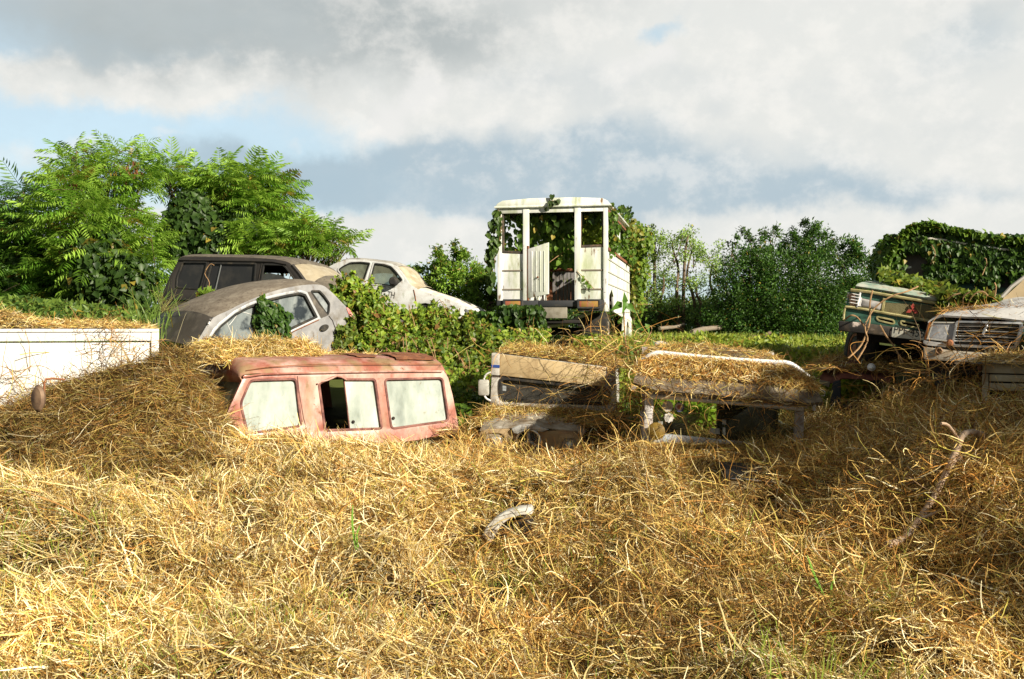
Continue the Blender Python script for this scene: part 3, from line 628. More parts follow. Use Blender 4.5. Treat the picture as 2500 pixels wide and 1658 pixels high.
# ---- dark van further back, facing right
def dark_van():
    b_ = math.radians(20); a = Vector(((713-CX)/FL*16.0, 16.0, 0)); u = Vector((math.cos(b_), -math.sin(b_), 0)); f = Fr(a, u, Z+Vector((-math.sin(b_), -math.cos(b_), 0))*-.06); W = 1.55
    ch = paint('charcoal paint under dust', (.030, .028, .028), .6, 0, [((.05, .044, .038), 2.5, .42, .7, (1, 1, .5)), ((.085, .072, .056), 7, .62, .8)], .04, 60, .3)
    top = paint('dusty charcoal roof', (.11, .095, .075), .85, 0, [((.19, .165, .125), 4, .45, .7), ((.06, .05, .04), 14, .5, .7)], .1, 50)
    t = thing('van', 'charcoal van with dark side windows and a dust covered windscreen', 'van', f.w(-1, 0, -.7)); t.location.z = 1.3; ORG[t.name] = t.location.copy()
    edge = f.pts(Q6([(40, 900), (60, 600), (85, 480), (150, 330), (235, 170), (262, 128), (320, 118), (600, 122), (1000, 130), (1250, 145), (1400, 172), (1455, 205), (1530, 290), (1610, 400), (1640, 440), (1640, 900)]))
    w1 = rnd(f.pts(Q6([(290, 172), (552, 170), (545, 230), (478, 468), (215, 450), (225, 330)])), .05)
    w2 = rnd(f.pts(Q6([(592, 182), (1075, 188), (1055, 440), (1040, 500), (520, 480)])), .03)
    w3 = rnd(f.pts(Q6([(1152, 195), (1365, 200), (1400, 235), (1505, 385), (1480, 470), (1108, 470)])), .04)
    b = MB().prism(f, edge, [w1, w2, w3], -.04, 0); b.prism(f, edge, [w1, w2, w3], -W, -W+.04)
    e2 = edge[:6]; b.rings([[f.w(p[0], p[1], -.002), f.w(p[0]-.05, p[1], -.3), f.w(p[0]-.06, p[1], -W/2), f.w(p[0]-.05, p[1], -W+.3), f.w(p[0], p[1], -W+.002)] for p in e2], False, False)
    b.box(f, edge[1][0], edge[-1][0], f.uv(600, 850)[1], f.uv(600, 850)[1]+.04, -W+.05, -.05)
    part('body', b, ch, t, .01, 40)
    ru = dense(f.pts(Q6([(240, 160), (268, 124), (330, 114), (600, 117), (1000, 127), (1250, 142), (1400, 170), (1458, 205)])), 3)
    part('roof', skin(MB(), f, ru, W, [.03]+[.10]*(len(ru)-2)+[.085]), top, t, 0, 60, solid=.01)
    part('roof_gutter', MB().tube([f.w(p[0], p[1], .012) for p in f.pts(Q6([(240, 152), (600, 158), (1000, 165), (1250, 172), (1400, 200)]), .012)], .012, 5), M['dark'], t)
    tint = dusty_glass('tinted glass', (.035, .036, .035), .55, (.008, .01, .014), .15, [((.07, .065, .055), 5, .5, .75)], .05)
    for nme, w in (('rear_window', w1), ('side_window', w2)):
        fo = part(nme, seal(MB(), f, w, .02), M['black'], t, .003); part('pane', MB().prism(f, off(w, .004), (), -.03, -.02), tint, fo, 0, 0)
        if nme == 'side_window':
            q = f.pts(Q6([(700, 185), (632, 480)])); part('divider', MB().tube([f.w(*q[0], -.012), f.w(*q[1], -.012)], .012, 5), paint('grey divider', (.12, .13, .13), .5), fo)
    fo = part('front_window', seal(MB(), f, w3, .02), M['black'], t, .003)
    part('pane', MB().prism(f, rnd(f.pts(Q6([(1120, 300), (1200, 288), (1310, 310), (1385, 350), (1400, 470), (1108, 470)])), .03), (), -.05, -.04), dusty_glass('half lowered glass', (.07, .075, .07), .6, (.01, .01, .012), .1, [((.12, .12, .1), 6, .5, .7)], .3), fo, 0, 0)
    for k in (.18, .30): part('door_seam', MB().tube([f.w(p[0], p[1], .003) for p in f.pts(Q6([(565, 160), (555, 230), (480, 480), (440, 590), (420, 700)] if k < .2 else [(1140, 175), (1125, 250), (1085, 450), (1085, 600)]))], .008, 5), M['dark'], t)
    part('waist_trim', MB().tube([f.w(p[0], p[1], .01) for p in f.pts(Q6([(65, 570), (300, 578), (600, 585), (1100, 590)]), .01)], .014, 5), M['black'], t)
    ws = dense(f.pts(Q6([(1458, 206), (1530, 292), (1610, 402), (1640, 440)])), 4)
    part('windscreen', skin(MB(), f, ws, W-.06, [.10+.16*(k/(len(ws)-1)) for k in range(len(ws))], n0=-.03), dusty_glass('dust coated windscreen', (.36, .31, .22), .93, (.04, .04, .035), .25, [((.26, .22, .15), 4, .45, .7), ((.45, .41, .32), 9, .5, .7, (.4, .4, 1))], .2), t, 0, 60, solid=.006)
    part('windscreen_pillar', MB().tube([f.w(p[0], p[1], -.015) for p in ws], .03, 6), ch, t)
    hd = [ws[-1], (ws[-1][0]+.35, ws[-1][1]-.10), (ws[-1][0]+.5, ws[-1][1]-.2), (ws[-1][0]+.54, ws[-1][1]-.6)]; part('bonnet', skin(MB(), f, hd, W, [.26, .24, .2, .2]), top, t, 0, 60, solid=.01)
    part('seat', MB().box(f, f.uv(640, 720)[0], f.uv(662, 720)[0], f.uv(640, 725)[1], f.uv(640, 672)[1], -.6, -.2), M['dark'], t, .05)
dark_van()

# ---- white saloon at the back
def put_text(s, fr, px0, py0, px1, py1, n, mat, name, parent, depth=.003, vstretch=1.0):
    cu = bpy.data.curves.new('t', 'FONT'); cu.body = s; cu.extrude = .0; o = bpy.data.objects.new('t', cu); COL.objects.link(o)
    dg = bpy.context.evaluated_depsgraph_get(); me = bpy.data.meshes.new_from_object(o.evaluated_get(dg)); bpy.data.objects.remove(o); bpy.data.curves.remove(cu)
    xs_ = [v.co.x for v in me.vertices]; ys_ = [v.co.y for v in me.vertices]; a = Vector(fr.uv(px0, py0, n)); b = Vector(fr.uv(px1, py1, n))
    d = (b-a); w = d.length; k = w/(max(xs_)-min(xs_)); d.normalize(); e = Vector((-d.y, d.x)); m = MB()
    for v in me.vertices:
        q = a+d*(v.co.x-min(xs_))*k+e*(v.co.y-min(ys_))*k*vstretch; m.v.append(fr.w(q.x, q.y, n))
    m.f = [tuple(p.vertices) for p in me.polygons]; bpy.data.meshes.remove(me)
    return part(name, m, mat, parent, 0, 0)
def saloon():
    b_ = math.radians(12); a = Vector(((971-CX)/FL*18.5, 18.5, 0)); f = Fr(a, Vector((math.cos(b_), -math.sin(b_), 0)), Z+Vector((math.sin(b_), math.cos(b_), 0))*.10); W = 1.4
    qs = lambda l: [(800+x*.18605, 620+y*.18605) for x, y in l]
    wh = paint('chalky white paint', (.56, .58, .58), .5, 0, [((.42, .41, .38), 4, .45, .65), ((.22, .15, .09), 9, .58, .72, (1, 1, .3)), ((.2, .23, .13), 5, .58, .76)], .05, 60)
    t = thing('car', 'white saloon car tilted nose down among vines left of the bus', 'car', f.w(0, 0, -.7)); t.location.z = 1.4; ORG[t.name] = t.location.copy()
    top = f.pts(qs([(-40, 215), (20, 165), (110, 120), (250, 72), (420, 72), (600, 92), (760, 112), (850, 130), (920, 165), (1000, 270), (1080, 400), (1190, 468), (1400, 540), (1600, 605), (1740, 660), (1880, 725), (1920, 800)]))
    outer = top+f.pts(qs([(1900, 860), (1500, 790), (1470, 765), (1430, 710), (1360, 660), (1280, 645), (1210, 655), (1170, 700), (1150, 780), (1150, 850), (600, 850), (-40, 850)]))
    w1 = rnd(f.pts(qs([(140, 205), (200, 160), (300, 112), (430, 105), (560, 118), (480, 352), (330, 352), (240, 330)])), .03); w2 = rnd(f.pts(qs([(612, 122), (740, 135), (835, 165), (905, 240), (985, 345), (880, 425), (720, 405), (555, 385), (565, 300)])), .03)
    b = MB().prism(f, outer, [w1, w2], -.035, 0); b.prism(f, outer, [w1, w2], -W, -W+.035); part('body', b, wh, t, .01, 40)
    dt = dense(top, 3); part('roof', skin(MB(), f, dt[:25], W, [.03+.06*min(1, k/5) for k in range(25)]), paint('mildewed white roof', (.32, .31, .28), .8, 0, [((.14, .125, .1), 6, .45, .65), ((.55, .55, .52), 4, .5, .7)]), t, 0, 60, solid=.01)
    part('bonnet', skin(MB(), f, dt[33:46], W, [.10]*13), paint('dusty white bonnet', (.62, .58, .5), .7, 0, [((.36, .27, .17), 5, .5, .7), ((.75, .75, .72), 8, .5, .7)]), t, 0, 60, solid=.01)
    part('nose', skin(MB(), f, dt[45:], W, [.10]*(len(dt)-45)), wh, t, 0, 60, solid=.01)
    part('windscreen', skin(MB(), f, dt[24:34], W-.08, [.09+.05*k/9 for k in range(10)], n0=-.04), dusty_glass('tan dusted windscreen', (.48, .42, .30), .86, (.05, .05, .04), .2, [((.34, .27, .16), 5, .45, .7), ((.62, .58, .48), 9, .5, .7, (.5, .5, 1))], .4), t, 0, 60, solid=.006)
    gl = dusty_glass('murky glass', (.20, .21, .15), .42, (.02, .02, .018), .12, [((.32, .36, .26), 5, .45, .7)], .72)
    for nme, w in (('rear_window', w1), ('front_window', w2)):
        fo = part(nme, MB().prism(f, off(w, .03), [off(w, .004)], -.02, .01), wh, t, .004); part('rubber', MB().prism(f, off(w, .006), [off(w, -.016)], -.03, .004), M['black'], fo); part('pane', MB().prism(f, off(w, .003), (), -.03, -.022), gl, fo, 0, 0)
    part('seat', MB().box(f, f.uv(*qs([(770, 280)])[0])[0], f.uv(*qs([(930, 280)])[0])[0], f.uv(*qs([(800, 460)])[0])[1], f.uv(*qs([(800, 285)])[0])[1], -.55, -.2), paint('pale seat cover', (.45, .5, .42), .8), t, .04)
    part('mirror', MB().rings([[f.at(*qs([(885, 370)])[0])+f.n*(.02+h)+f.u*.085*r*math.cos(a)+f.v*.085*r*math.sin(a) for a in [k*math.pi/7 for k in range(14)]] for r, h in ((.5, 0), (1, .02), (1, .1), (.7, .14))]), M['black'], t)
    c = f.at(*qs([(1300, 800)])[0]); part('wheel', MB().lathe(c-f.n*.12, f.n, [(.10, -.09), (.25, -.09), (.275, -.05), (.275, .05), (.24, .09), (.17, .08), (.15, .05), (.03, .05)], 28), M['black'], t)
    ink = paint('black lettering', (.03, .03, .03), .6)
    put_text('PAG-TH', f, 913, 722, 962, 729, .004, ink, 'door_lettering', t, vstretch=1.5)
    part('light_lettering', MB().prism(f, f.pts(qs([(610, 415), (850, 455), (850, 475), (610, 440)])), (), -.001, .003), paint('grey faded letters', (.42, .42, .42), .7, 0, [((.74, .75, .75), 26, .45, .55)]), t)
    part('fender_seam', MB().tube([f.w(p[0], p[1], .003) for p in f.pts(qs([(1130, 470), (1150, 560), (1165, 660)]))], .008, 5), M['rust'], t)
    part('headlight', MB().prism(f, rnd(f.pts(qs([(1800, 720), (1870, 740), (1910, 800), (1830, 790)])), .02), (), -.3, .015), M['chrome'], t, .01)
    part('bumper', MB().prism(f, rnd(f.pts(qs([(1560, 790), (1800, 800), (1990, 830), (1990, 900), (1560, 860)])), .03), (), -W, .05), paint('white bumper', (.65, .66, .64), .6, 0, [((.25, .2, .12), 5, .5, .7)]), t, .02)
saloon()

# ---- tail of a buried pickup behind the hatchback
def pickup():
    f = plane(858, 15.6, 960, 15.6); g = paint('black pickup paint', (.05, .048, .05), .5, 0, [((.14, .12, .10), 6, .5, .7), ((.2, .1, .05), 10, .62, .74)])
    t = thing('pickup_truck', 'dark pickup tail smothered in vines behind the grey hatchback', 'truck', f.w(.3, 0, -.3)); t.location.z = 1.3; ORG[t.name] = t.location.copy()
    o = rnd(f.pts([(840, 747), (905, 758), (1010, 790), (1010, 900), (845, 900)]), .04); part('body', MB().prism(f, o, (), -1.2, 0), g, t, .02)
    part('top_rail', MB().tube([f.w(p[0], p[1], .01) for p in f.pts([(842, 750), (888, 756), (893, 765), (895, 785)])], .035, 7), M['rust'], t)
    part('bumper', MB().box(f, f.uv(850, 800)[0], f.uv(960, 800)[0], f.uv(850, 815)[1], f.uv(850, 795)[1], .0, .10), g, t, .02)
pickup()
# ------------------------------------------------------------------ white bus on the rise
def wheel(name, c, ax, R, w, parent, rim):
    t = part(name, MB().lathe(c, ax, [(R*.55, -w/2), (R*.93, -w/2), (R, -w*.32), (R, w*.32), (R*.93, w/2), (R*.62, w/2), (R*.58, w*.40)], 28), M['black'], parent)
    part('rim', MB().lathe(c, ax, [(.04, w*.05), (R*.57, w*.05), (R*.59, w*.46), (R*.52, w*.46), (R*.45, w*.2), (R*.25, w*.26), (R*.2, w*.42), (.03, w*.42)], 24), rim, t); return t
def bus():
    u = Vector((.98, -.198, 0)).normalized(); a = Vector((1.726, 18.0, 0)); f = Fr(a-u*2.02, u, Z)          # rear face, origin at its left corner
    L = -f.n; g = Fr(a, L, Z); LEN = 5.2
    wh = paint('mildewed white body', (.84, .85, .85), .5, 0, [((.62, .66, .55), 4, .40, .62, (1, 1, .2)), ((.36, .42, .20), 5, .52, .72, (1, 1, .25)), ((.20, .12, .06), 13, .62, .70, (1, 1, .25)), ((.13, .075, .04), 26, .66, .72)], .05, 50)
    t = thing('bus', 'white mildewed bus body with an open rear door and vines inside', 'bus', f.w(1, 0, -2)); t.location.z = 1.3; ORG[t.name] = t.location.copy()
    q = lambda x, y: f.uv(1100+x*.287, 450+y*.287)
    zb, zt = 2.20, 3.905; W = 2.02
    wl = [q(436, 236), q(634, 234), q(630, 560), q(615, 588), q(440, 580)]; wr = [q(1100, 222), q(1304, 218), q(1304, 528), q(1096, 535)]
    d0, d1 = q(646, 500)[0], q(1070, 500)[0]; dt_ = q(800, 195)[1]
    rw_ = MB().prism(f, [(0, zb), (d0, zb), (d0, zt), (0, zt)], [wl], -.05, 0).prism(f, [(d1, zb), (W, zb), (W, zt), (d1, zt)], [wr], -.05, 0).box(f, d0, d1, dt_, zt, -.05, -.001)
    part('rear_wall', rw_, wh, t, .006)
    rs_ = paint('rusty seam', (.22, .19, .15), .8)
    for x0, x1, ys_ in ((432, 622, (735, 895)), (1092, 1300, (731, 893))):
        for y in ys_: p0, p1 = q(x0, y), q(x1, y); part('pressed_seam', MB().box(f, p0[0], p1[0], p0[1]-.012, p0[1]+.012, .0, .012), rs_, t)
    po = MB()
    for x in (645, 1083): p = q(x, 500); po.box(f, p[0]-.055, p[0]+.055, zb, zt, .002, .04)
    po.box(f, -.01, .07, zb, zt, .002, .02).box(f, W-.07, W+.01, zb-.2, zt, .002, .03)
    po.box(f, -.01, W+.01, zt-.10, zt-.0, .002, .028); part('door_post', po, wh, t, .008)
    fb = paint('perished dark window frame', (.06, .05, .04), .8, 0, [((.2, .13, .08), 9, .5, .7)])
    for w_ in (wl, wr): part('window_frame', MB().prism(f, off(w_, .012), [off(w_, -.035)], -.04, .006), fb, t, .004)
    part('door_header', MB().box(f, d0+.04, d1-.04, dt_-.06, dt_, -.045, -.01), fb, t)
    # roof with rounded shoulders
    rr = []
    for s in (0.05, -.03, -.3, -LEN*.5, -LEN): rr.append([f.w(x, z_, s) for x, z_ in ((-.05, zt-.01), (-.05, zt+.03), (0, zt+.09), (.09, zt+.135), (W*.3, zt+.165), (W*.7, zt+.165), (W-.09, zt+.135), (W, zt+.09), (W+.05, zt+.03), (W+.05, zt-.01))])
    part('roof', MB().rings(rr), wh, t, .01, 30)
    part('roof_gutter', MB().tube([f.w(-.06, zt+.01, .06), f.w(W+.06, zt+.01, .06), f.w(W+.06, zt+.01, -LEN)], .018, 6), wh, t)
    # side walls with two big openings, far ones thinner
    zs = 3.15; h1 = [(.16, zs), (2.35, zs), (2.35, 3.80), (.16, 3.80)]; h2 = [(2.5, zs), (4.9, zs), (4.9, 3.80), (2.5, 3.80)]
    wall = [(0, 2.02), (.22, 2.02), (.35, 2.3), (.75, 2.42), (1.15, 2.3), (1.3, 2.0), (3.6, 1.9), (LEN, 1.9), (LEN, zt), (0, zt)]
    part('side_wall', MB().prism(g, wall, [h1, h2], -.05, 0), wh, t, .006, label='sunlit side wall with open window gaps')
    g2 = Fr(f.o, L, Z); part('side_wall', MB().prism(g2, wall, [h1, h2], .0, .05), wh, t, .006)
    m = MB()
    for z_ in (2.95, 2.72, 2.5): m.box(g, .1, LEN-.2, z_-.012, z_+.012, 0, .014)
    part('side_moulding', m, paint('grey moulding', (.45, .44, .4), .7), t)
    part('side_rail', MB().box(g, .02, LEN, zs-.05, zs-.0, .001, .03).box(g, .02, LEN, 3.80, 3.84, .001, .02), M['rust'], t)
    part('floor', MB().box(f, .05, W-.05, zb-.06, zb, -LEN, -.02), M['dark'], t)
    part('front_wall', MB().prism(f, [(0.05, zb), (W-.05, zb), (W-.05, zt), (.05, zt)], [[(1.15, 3.0), (1.5, 3.0), (1.5, 3.45), (1.15, 3.45)]], -LEN, -LEN+.05), M['rust'], t)
    cg = MB()
    for k in range(9): x = .72+k*.075; cg.box(f, x, x+.06, zb, 2.83, -1.9-.01*(k % 2), -1.86)
    part('partition', cg, paint('grey corrugated panel', (.22, .21, .21), .7, 0, [((.1, .08, .06), 6, .5, .7)]), t)
    part('partition_rail', MB().tube([f.w(.1, 2.86, -1.85), f.w(W-.1, 2.86, -1.85)], .03, 6), M['rust'], t)
    st = MB().rings([[f.w(1.02+.20*math.cos(a)*r, 3.16+.19*math.sin(a)*r, n_) for a in [k*math.pi/10 for k in range(20)]] for r, n_ in ((.9, -2.3), (1, -2.25), (1, -2.15), (.85, -2.1))]); part('seat_back', st, M['dark'], t)
    part('ceiling_flap', MB().grid(lambda i, j: f.w(.70+1.25*i, 3.84-.22*j*(.6+.4*math.sin(i*9)), -.25-.5*j+.06*math.sin(i*14)), 24, 5), paint('torn lining', (.26, .18, .11), .9, 0, [((.45, .36, .27), 5, .5, .65)]), t, 0, 60, solid=.006)
    part('ceiling', MB().box(f, .06, W-.06, 3.83, 3.86, -LEN+.1, -.1), paint('shade dark ceiling', (.035, .026, .018), .9), t)  # near-black lining added to deepen the shade inside the bus
    # half door swung out
    hp = f.w(q(662, 700)[0], 0, .03); fd = Fr(hp, Vector((.93, -.36, 0)), Z); dl = .40
    dr = MB().prism(fd, [(0, 2.24), (dl, 2.31), (dl, 3.25), (0, 3.14)], (), -.02, .02)
    for k in range(4): x = .08+k*.08; dr.box(fd, x-.008, x+.008, 2.36, 3.1, .02, .026)
    do = part('door', dr, wh, t, .006); part('hinge', MB().tube([fd.w(0, 2.2, 0), fd.w(0, 3.2, 0)], .022, 6), M['rust'], do)
    part('hasp', MB().lathe(fd.w(.2, 2.62, .03), fd.n, [(.012, 0), (.02, .01), (.01, .02)], 8), M['rust'], do)
    # bumper beam, lamps, board below
    dk = paint('dark painted beam', (.035, .038, .042), .6, 0, [((.10, .085, .06), 6, .5, .75)])
    part('bumper', MB().box(f, -.02, .75, 2.0, 2.20, -.10, .05).box(f, .75, 1.48, 2.08, 2.195, -.10, .03).box(f, 1.48, W-.06, 2.0, 2.20, -.10, .05), dk, t, .012)
    part('corner_plate', MB().box(f, W-.058, W+.02, 1.99, 2.21, -.12, .045), wh, t, .01)
    lens = paint('dusty amber lamp', (.33, .20, .05), .35, 0, [((.42, .13, .08), 1.5, .45, .55, (6, 1, 1)), ((.3, .24, .15), 9, .5, .75)])
    for x0, x1 in ((470, 604), (1098, 1262)):
        p0, p1 = q(x0, 1045), q(x1, 992); lo = part('tail_light', MB().box(f, p0[0], p1[0], p0[1], p1[1], .045, .075), lens, t, .012)
        part('lamp_frame', MB().prism(f, [(p0[0]-.04, p0[1]-.03), (p1[0]+.04, p0[1]-.03), (p1[0]+.04, p1[1]+.03), (p0[0]-.04, p1[1]+.03)], [[(p0[0], p0[1]), (p1[0], p0[1]), (p1[0], p1[1]), (p0[0], p1[1])]], .05, .082), dk, lo, .006)
    p0, p1 = q(762, 1140), q(992, 1034); part('plate_board', MB().box(f, p0[0], p1[0], p0[1], p1[1], -.02, .012), paint('grey weathered board', (.28, .26, .21), .8, 0, [((.16, .14, .1), 7, .45, .7)]), t, .008)
    part('chassis', MB().box(f, .45, .55, 1.72, 1.86, -4.8, -.2).box(f, 1.45, 1.55, 1.72, 1.86, -4.8, -.2).box(f, .3, 1.75, 1.60, 1.70, -1.0, -.85).box(f, .4, 1.5, 1.78, 1.84, -.3, -.05), M['dark'], t, .01)
    part('exhaust', MB().tube([f.w(.9, 1.72, -.15), f.w(1.25, 1.78, -.2), f.w(1.5, 1.9, -.22), f.w(1.75, 2.0, -.2)], .035, 8), paint('pale bent pipe', (.4, .36, .28), .7), t)
    part('axle', MB().tube([f.w(.15, 1.62, -.78), f.w(1.9, 1.62, -.78)], .06, 8), M['dark'], t)
    rim = paint('flaking pale rim', (.50, .45, .37), .7, 0, [((.25, .14, .07), 9, .45, .65)])
    for n_ in (-.75, -4.1):
        wheel('wheel', f.w(1.86, 1.62, n_), u, .34, .2, t, rim); wheel('wheel', f.w(.14, 1.62, n_), -u, .34, .2, t, rim)
    part('mud_flap', MB().box(f, 1.52, 1.98, 1.55, 1.98, -.36, -.33), M['black'], t, .01)
    part('front_fender', MB().prism(g, [(3.2, 1.5), (3.45, 1.95), (4.3, 2.0), (LEN, 1.9), (LEN, 1.45), (4.5, 1.45), (4.4, 1.7), (4.1, 1.85), (3.8, 1.8), (3.6, 1.5)], (), -.04, .03), wh, t, .01)
    return f, g
BF, BG = bus()

# ------------------------------------------------------------------ truck with the three pointed star
def star_truck():
    q = lambda l: [(1150+x*.1913, 840+y*.1913) for x, y in l]
    f = plane(1200, 11.5, 1500, 11.3); t = thing('truck', 'cream fronted truck with a round star grille sunk in the straw', 'truck', f.w(.7, 0, -.4)); t.location.z = .3; ORG[t.name] = t.location.copy()
    wh = paint('dirty white cab paint', (.50, .49, .45), .55, 0, [((.30, .25, .18), 5, .45, .7), ((.16, .09, .045), 9, .6, .74)], .08, 60)
    cr = paint('stained cream board', (.52, .40, .22), .65, 0, [((.40, .29, .15), 2.6, .4, .65), ((.22, .14, .07), 6, .55, .75, (1, 1, .3)), ((.62, .54, .38), 9, .62, .75)], .1, 50)
    outer = f.pts(q([(262, 396), (1840, 560), (1842, 920), (240, 810)])); w = rnd(f.pts(q([(365, 415), (1770, 570), (1770, 775), (372, 716)])), .09)
    part('cab_front', MB().prism(f, outer, [w], -.05, 0), wh, t, .012)
    part('windscreen', MB().prism(f, off(w, .01), (), -.04, -.03), dusty_glass('dark dirty windscreen', (.07, .066, .055), .45, (.015, .017, .02), .12, [((.12, .11, .08), 4, .45, .7)], .35), t, 0, 0)
    part('windscreen_rubber', MB().prism(f, off(w, .012), [off(w, -.028)], -.03, .012), M['black'], t, .004)
    part('header_board', MB().prism(f, f.pts(q([(365, 128), (1725, 300), (1705, 545), (362, 400)]), .03), (), -.03, .03), cr, t, .006)
    part('header_end', MB().prism(f, f.pts(q([(262, 112), (365, 125), (362, 402), (252, 395)]), .033), (), -.2, .034), wh, t, .008)
    part('blue_stripe', MB().prism(f, f.pts(q([(258, 264), (364, 268), (363, 304), (256, 298)]), .04), (), .034, .039), paint('blue band', (.02, .06, .26), .5), t)
    part('header_end', MB().prism(f, f.pts(q([(1725, 300), (1835, 312), (1820, 560), (1705, 548)]), .03), (), -.2, .03), paint('blue grey end panel', (.20, .24, .30), .6, 0, [((.1, .08, .06), 6, .5, .7)]), t, .008)
    rv = f.uv(*q([(300, 118)])[0]); rw = f.uv(*q([(1830, 305)])[0])
    part('roof', MB().rings([[f.w(rv[0], rv[1], .02), f.w(rw[0], rw[1], .02), f.w(rw[0], rw[1]+.05, -1.3), f.w(rv[0], rv[1]+.05, -1.3)], [f.w(rv[0], rv[1]-.04, .02), f.w(rw[0], rw[1]-.04, .02), f.w(rw[0], rw[1], -1.3), f.w(rv[0], rv[1], -1.3)]]), wh, t, .01)
    part('cab_side', MB().box(f, outer[0][0], outer[0][0]+.04, .2, rv[1]-.05, -1.3, -.06), wh, t, .01); part('cab_side', MB().box(f, outer[1][0]-.04, outer[1][0], .2, rw[1]-.05, -1.3, -.06), wh, t, .01)
    part('sill', MB().prism(f, f.pts(q([(242, 770), (330, 768), (1840, 850), (1840, 920), (1700, 905), (600, 800), (330, 790), (320, 812), (240, 810)]), .03), (), -.02, .05), wh, t, .01)
    part('sticker', MB().prism(f, f.pts(q([(400, 530), (450, 538), (446, 600), (400, 596)]), -.025), (), -.03, -.026), paint('grey sticker', (.3, .33, .34), .6), t)
    # mirror on its hoop
    mo = part('mirror', MB().box(Fr(f.o+f.n*.25, f.u, f.v), f.uv(1168, 940, .25)[0], f.uv(1194, 940, .25)[0], f.uv(1180, 966, .25)[1], f.uv(1180, 927, .25)[1], -.03, .03), paint('grey mirror back', (.42, .42, .38), .6, 0, [((.2, .18, .14), 6, .5, .7)]), t, .02)
    part('mirror_arm', MB().tube(dense([f.at(*p, .12) for p in q([(252, 362), (200, 385), (168, 440), (158, 540), (162, 620), (190, 690), (252, 725)])], 3), .011, 6), M['pipe'], mo)
    # bonnet and nose: a metre nearer
    h = Fr(f.o+f.n*1.0, f.u, f.v); bz = f.uv(1350, 1000)[1]
    n0 = h.pts(q([(110, 1100), (300, 1068), (520, 1062), (640, 1020), (800, 1016), (905, 1062), (1180, 1090), (1340, 1110), (1420, 1180)]))
    bn = MB().grid(lambda i, j: h.w(np.interp(j, np.linspace(0, 1, 9), [p[0] for p in n0])*(1-i)+(outer[3][0]+.08+j*(outer[2][0]-outer[3][0]-.16))*i, np.interp(j, np.linspace(0, 1, 9), [p[1] for p in n0])*(1-i)+(f.uv(1200+300*j, 992+14*j)[1]-.03)*i+.05*math.sin(i*3.1), -1.0*i), 8, 25)
    part('bonnet', bn, paint('filthy bonnet', (.34, .31, .25), .6, 0, [((.18, .13, .08), 5, .42, .62), ((.45, .43, .38), 8, .56, .7), ((.12, .06, .03), 16, .62, .72)], .15, 40), t, 0, 50, solid=.012)
    lip = h.pts(q([(520, 1075), (640, 1022), (805, 1018), (905, 1064), (1000, 1090), (905, 1120), (800, 1095), (690, 1105), (600, 1150), (545, 1130)])); part('bonnet_lip', MB().prism(h, lip, (), -.06, .04), paint('pale grey lip', (.42, .43, .42), .45, 0, [((.2, .14, .08), 8, .5, .7)]), t, .012)
    bro = paint('rusty cream nose', (.33, .24, .13), .6, 0, [((.20, .10, .045), 4, .45, .65), ((.45, .38, .26), 7, .55, .72)], .08, 50)
    nose = h.pts(q([(110, 1130), (200, 1085), (480, 1080), (540, 1130), (940, 1110), (1180, 1100), (1330, 1115), (1405, 1200), (1420, 1500), (90, 1420)])); gc = h.uv(*q([(735, 1242)])[0]); gr = .128
    ring = [(gc[0]+gr*math.cos(a), gc[1]+gr*math.sin(a)) for a in [k*math.pi/16 for k in range(32)]]
    part('nose_panel', MB().prism(h, nose, [ring], -.05, 0), bro, t, .012)
    go = part('grille', MB().prism(h, off(ring, .008), [off(ring, -.014)], -.03, .02), M['chrome'], t, .003)
    part('grille_back', MB().prism(h, ring, (), -.06, -.045), M['dark'], go)
    sl = MB()
    for k in range(3):
        a0 = math.pi/2+k*2*math.pi/3; a1 = a0+2*math.pi/3
        for d in (.030, .052, .074, .096, .116):
            am = (a0+a1)/2; c = (gc[0]+math.cos(am)*d*.98, gc[1]+math.sin(am)*d*.98); s = math.sqrt(max(gr*gr-0, 0)); e = []
            for aa in (a0, a1):
                dx, dy = math.cos(aa), math.sin(aa); bb = (c[0]-gc[0])*dx+(c[1]-gc[1])*dy; cc = (c[0]-gc[0])**2+(c[1]-gc[1])**2-(gr-.008)**2; tt = -bb+math.sqrt(max(bb*bb-cc, 0)); e.append((c[0]+dx*tt, c[1]+dy*tt))
            sl.tube([h.w(*e[0], -.02), h.w(*c, -.02), h.w(*e[1], -.02)], .0045, 4)
    part('grille_slats', sl, paint('grey slats', (.30, .31, .31), .4, .5), go)
    em = MB()
    for k in range(3):
        a = math.pi/2+k*2*math.pi/3; b = a+math.pi/3; c = a-math.pi/3; A = h.w(gc[0]+math.cos(a)*gr*.98, gc[1]+math.sin(a)*gr*.98, -.005)
        B = h.w(gc[0]+math.cos(b)*.022, gc[1]+math.sin(b)*.022, -.01); Cc = h.w(gc[0]+math.cos(c)*.022, gc[1]+math.sin(c)*.022, -.01); O = h.w(*gc, .03)
        A1 = h.w(gc[0]+math.cos(a)*gr*.98-math.sin(a)*.012, gc[1]+math.sin(a)*gr*.98+math.cos(a)*.012, -.008); A2 = h.w(gc[0]+math.cos(a)*gr*.98+math.sin(a)*.012, gc[1]+math.sin(a)*gr*.98-math.cos(a)*.012, -.008); Am = h.w(gc[0]+math.cos(a)*gr*.98, gc[1]+math.sin(a)*gr*.98, .008)
        em.add([O, B, A1, Am, A2, Cc], [(0, 1, 2, 3), (0, 3, 4, 5), (1, 5, 4, 2)])
    part('star_emblem', em, paint('pale star metal', (.58, .59, .58), .35, .3, [((.3, .26, .2), 14, .58, .72)]), go, 0, 20)
    glass = paint('clouded lamp glass', (.46, .48, .48), .15, .3, [((.25, .22, .17), 5, .45, .7)], 0, 30, .6)
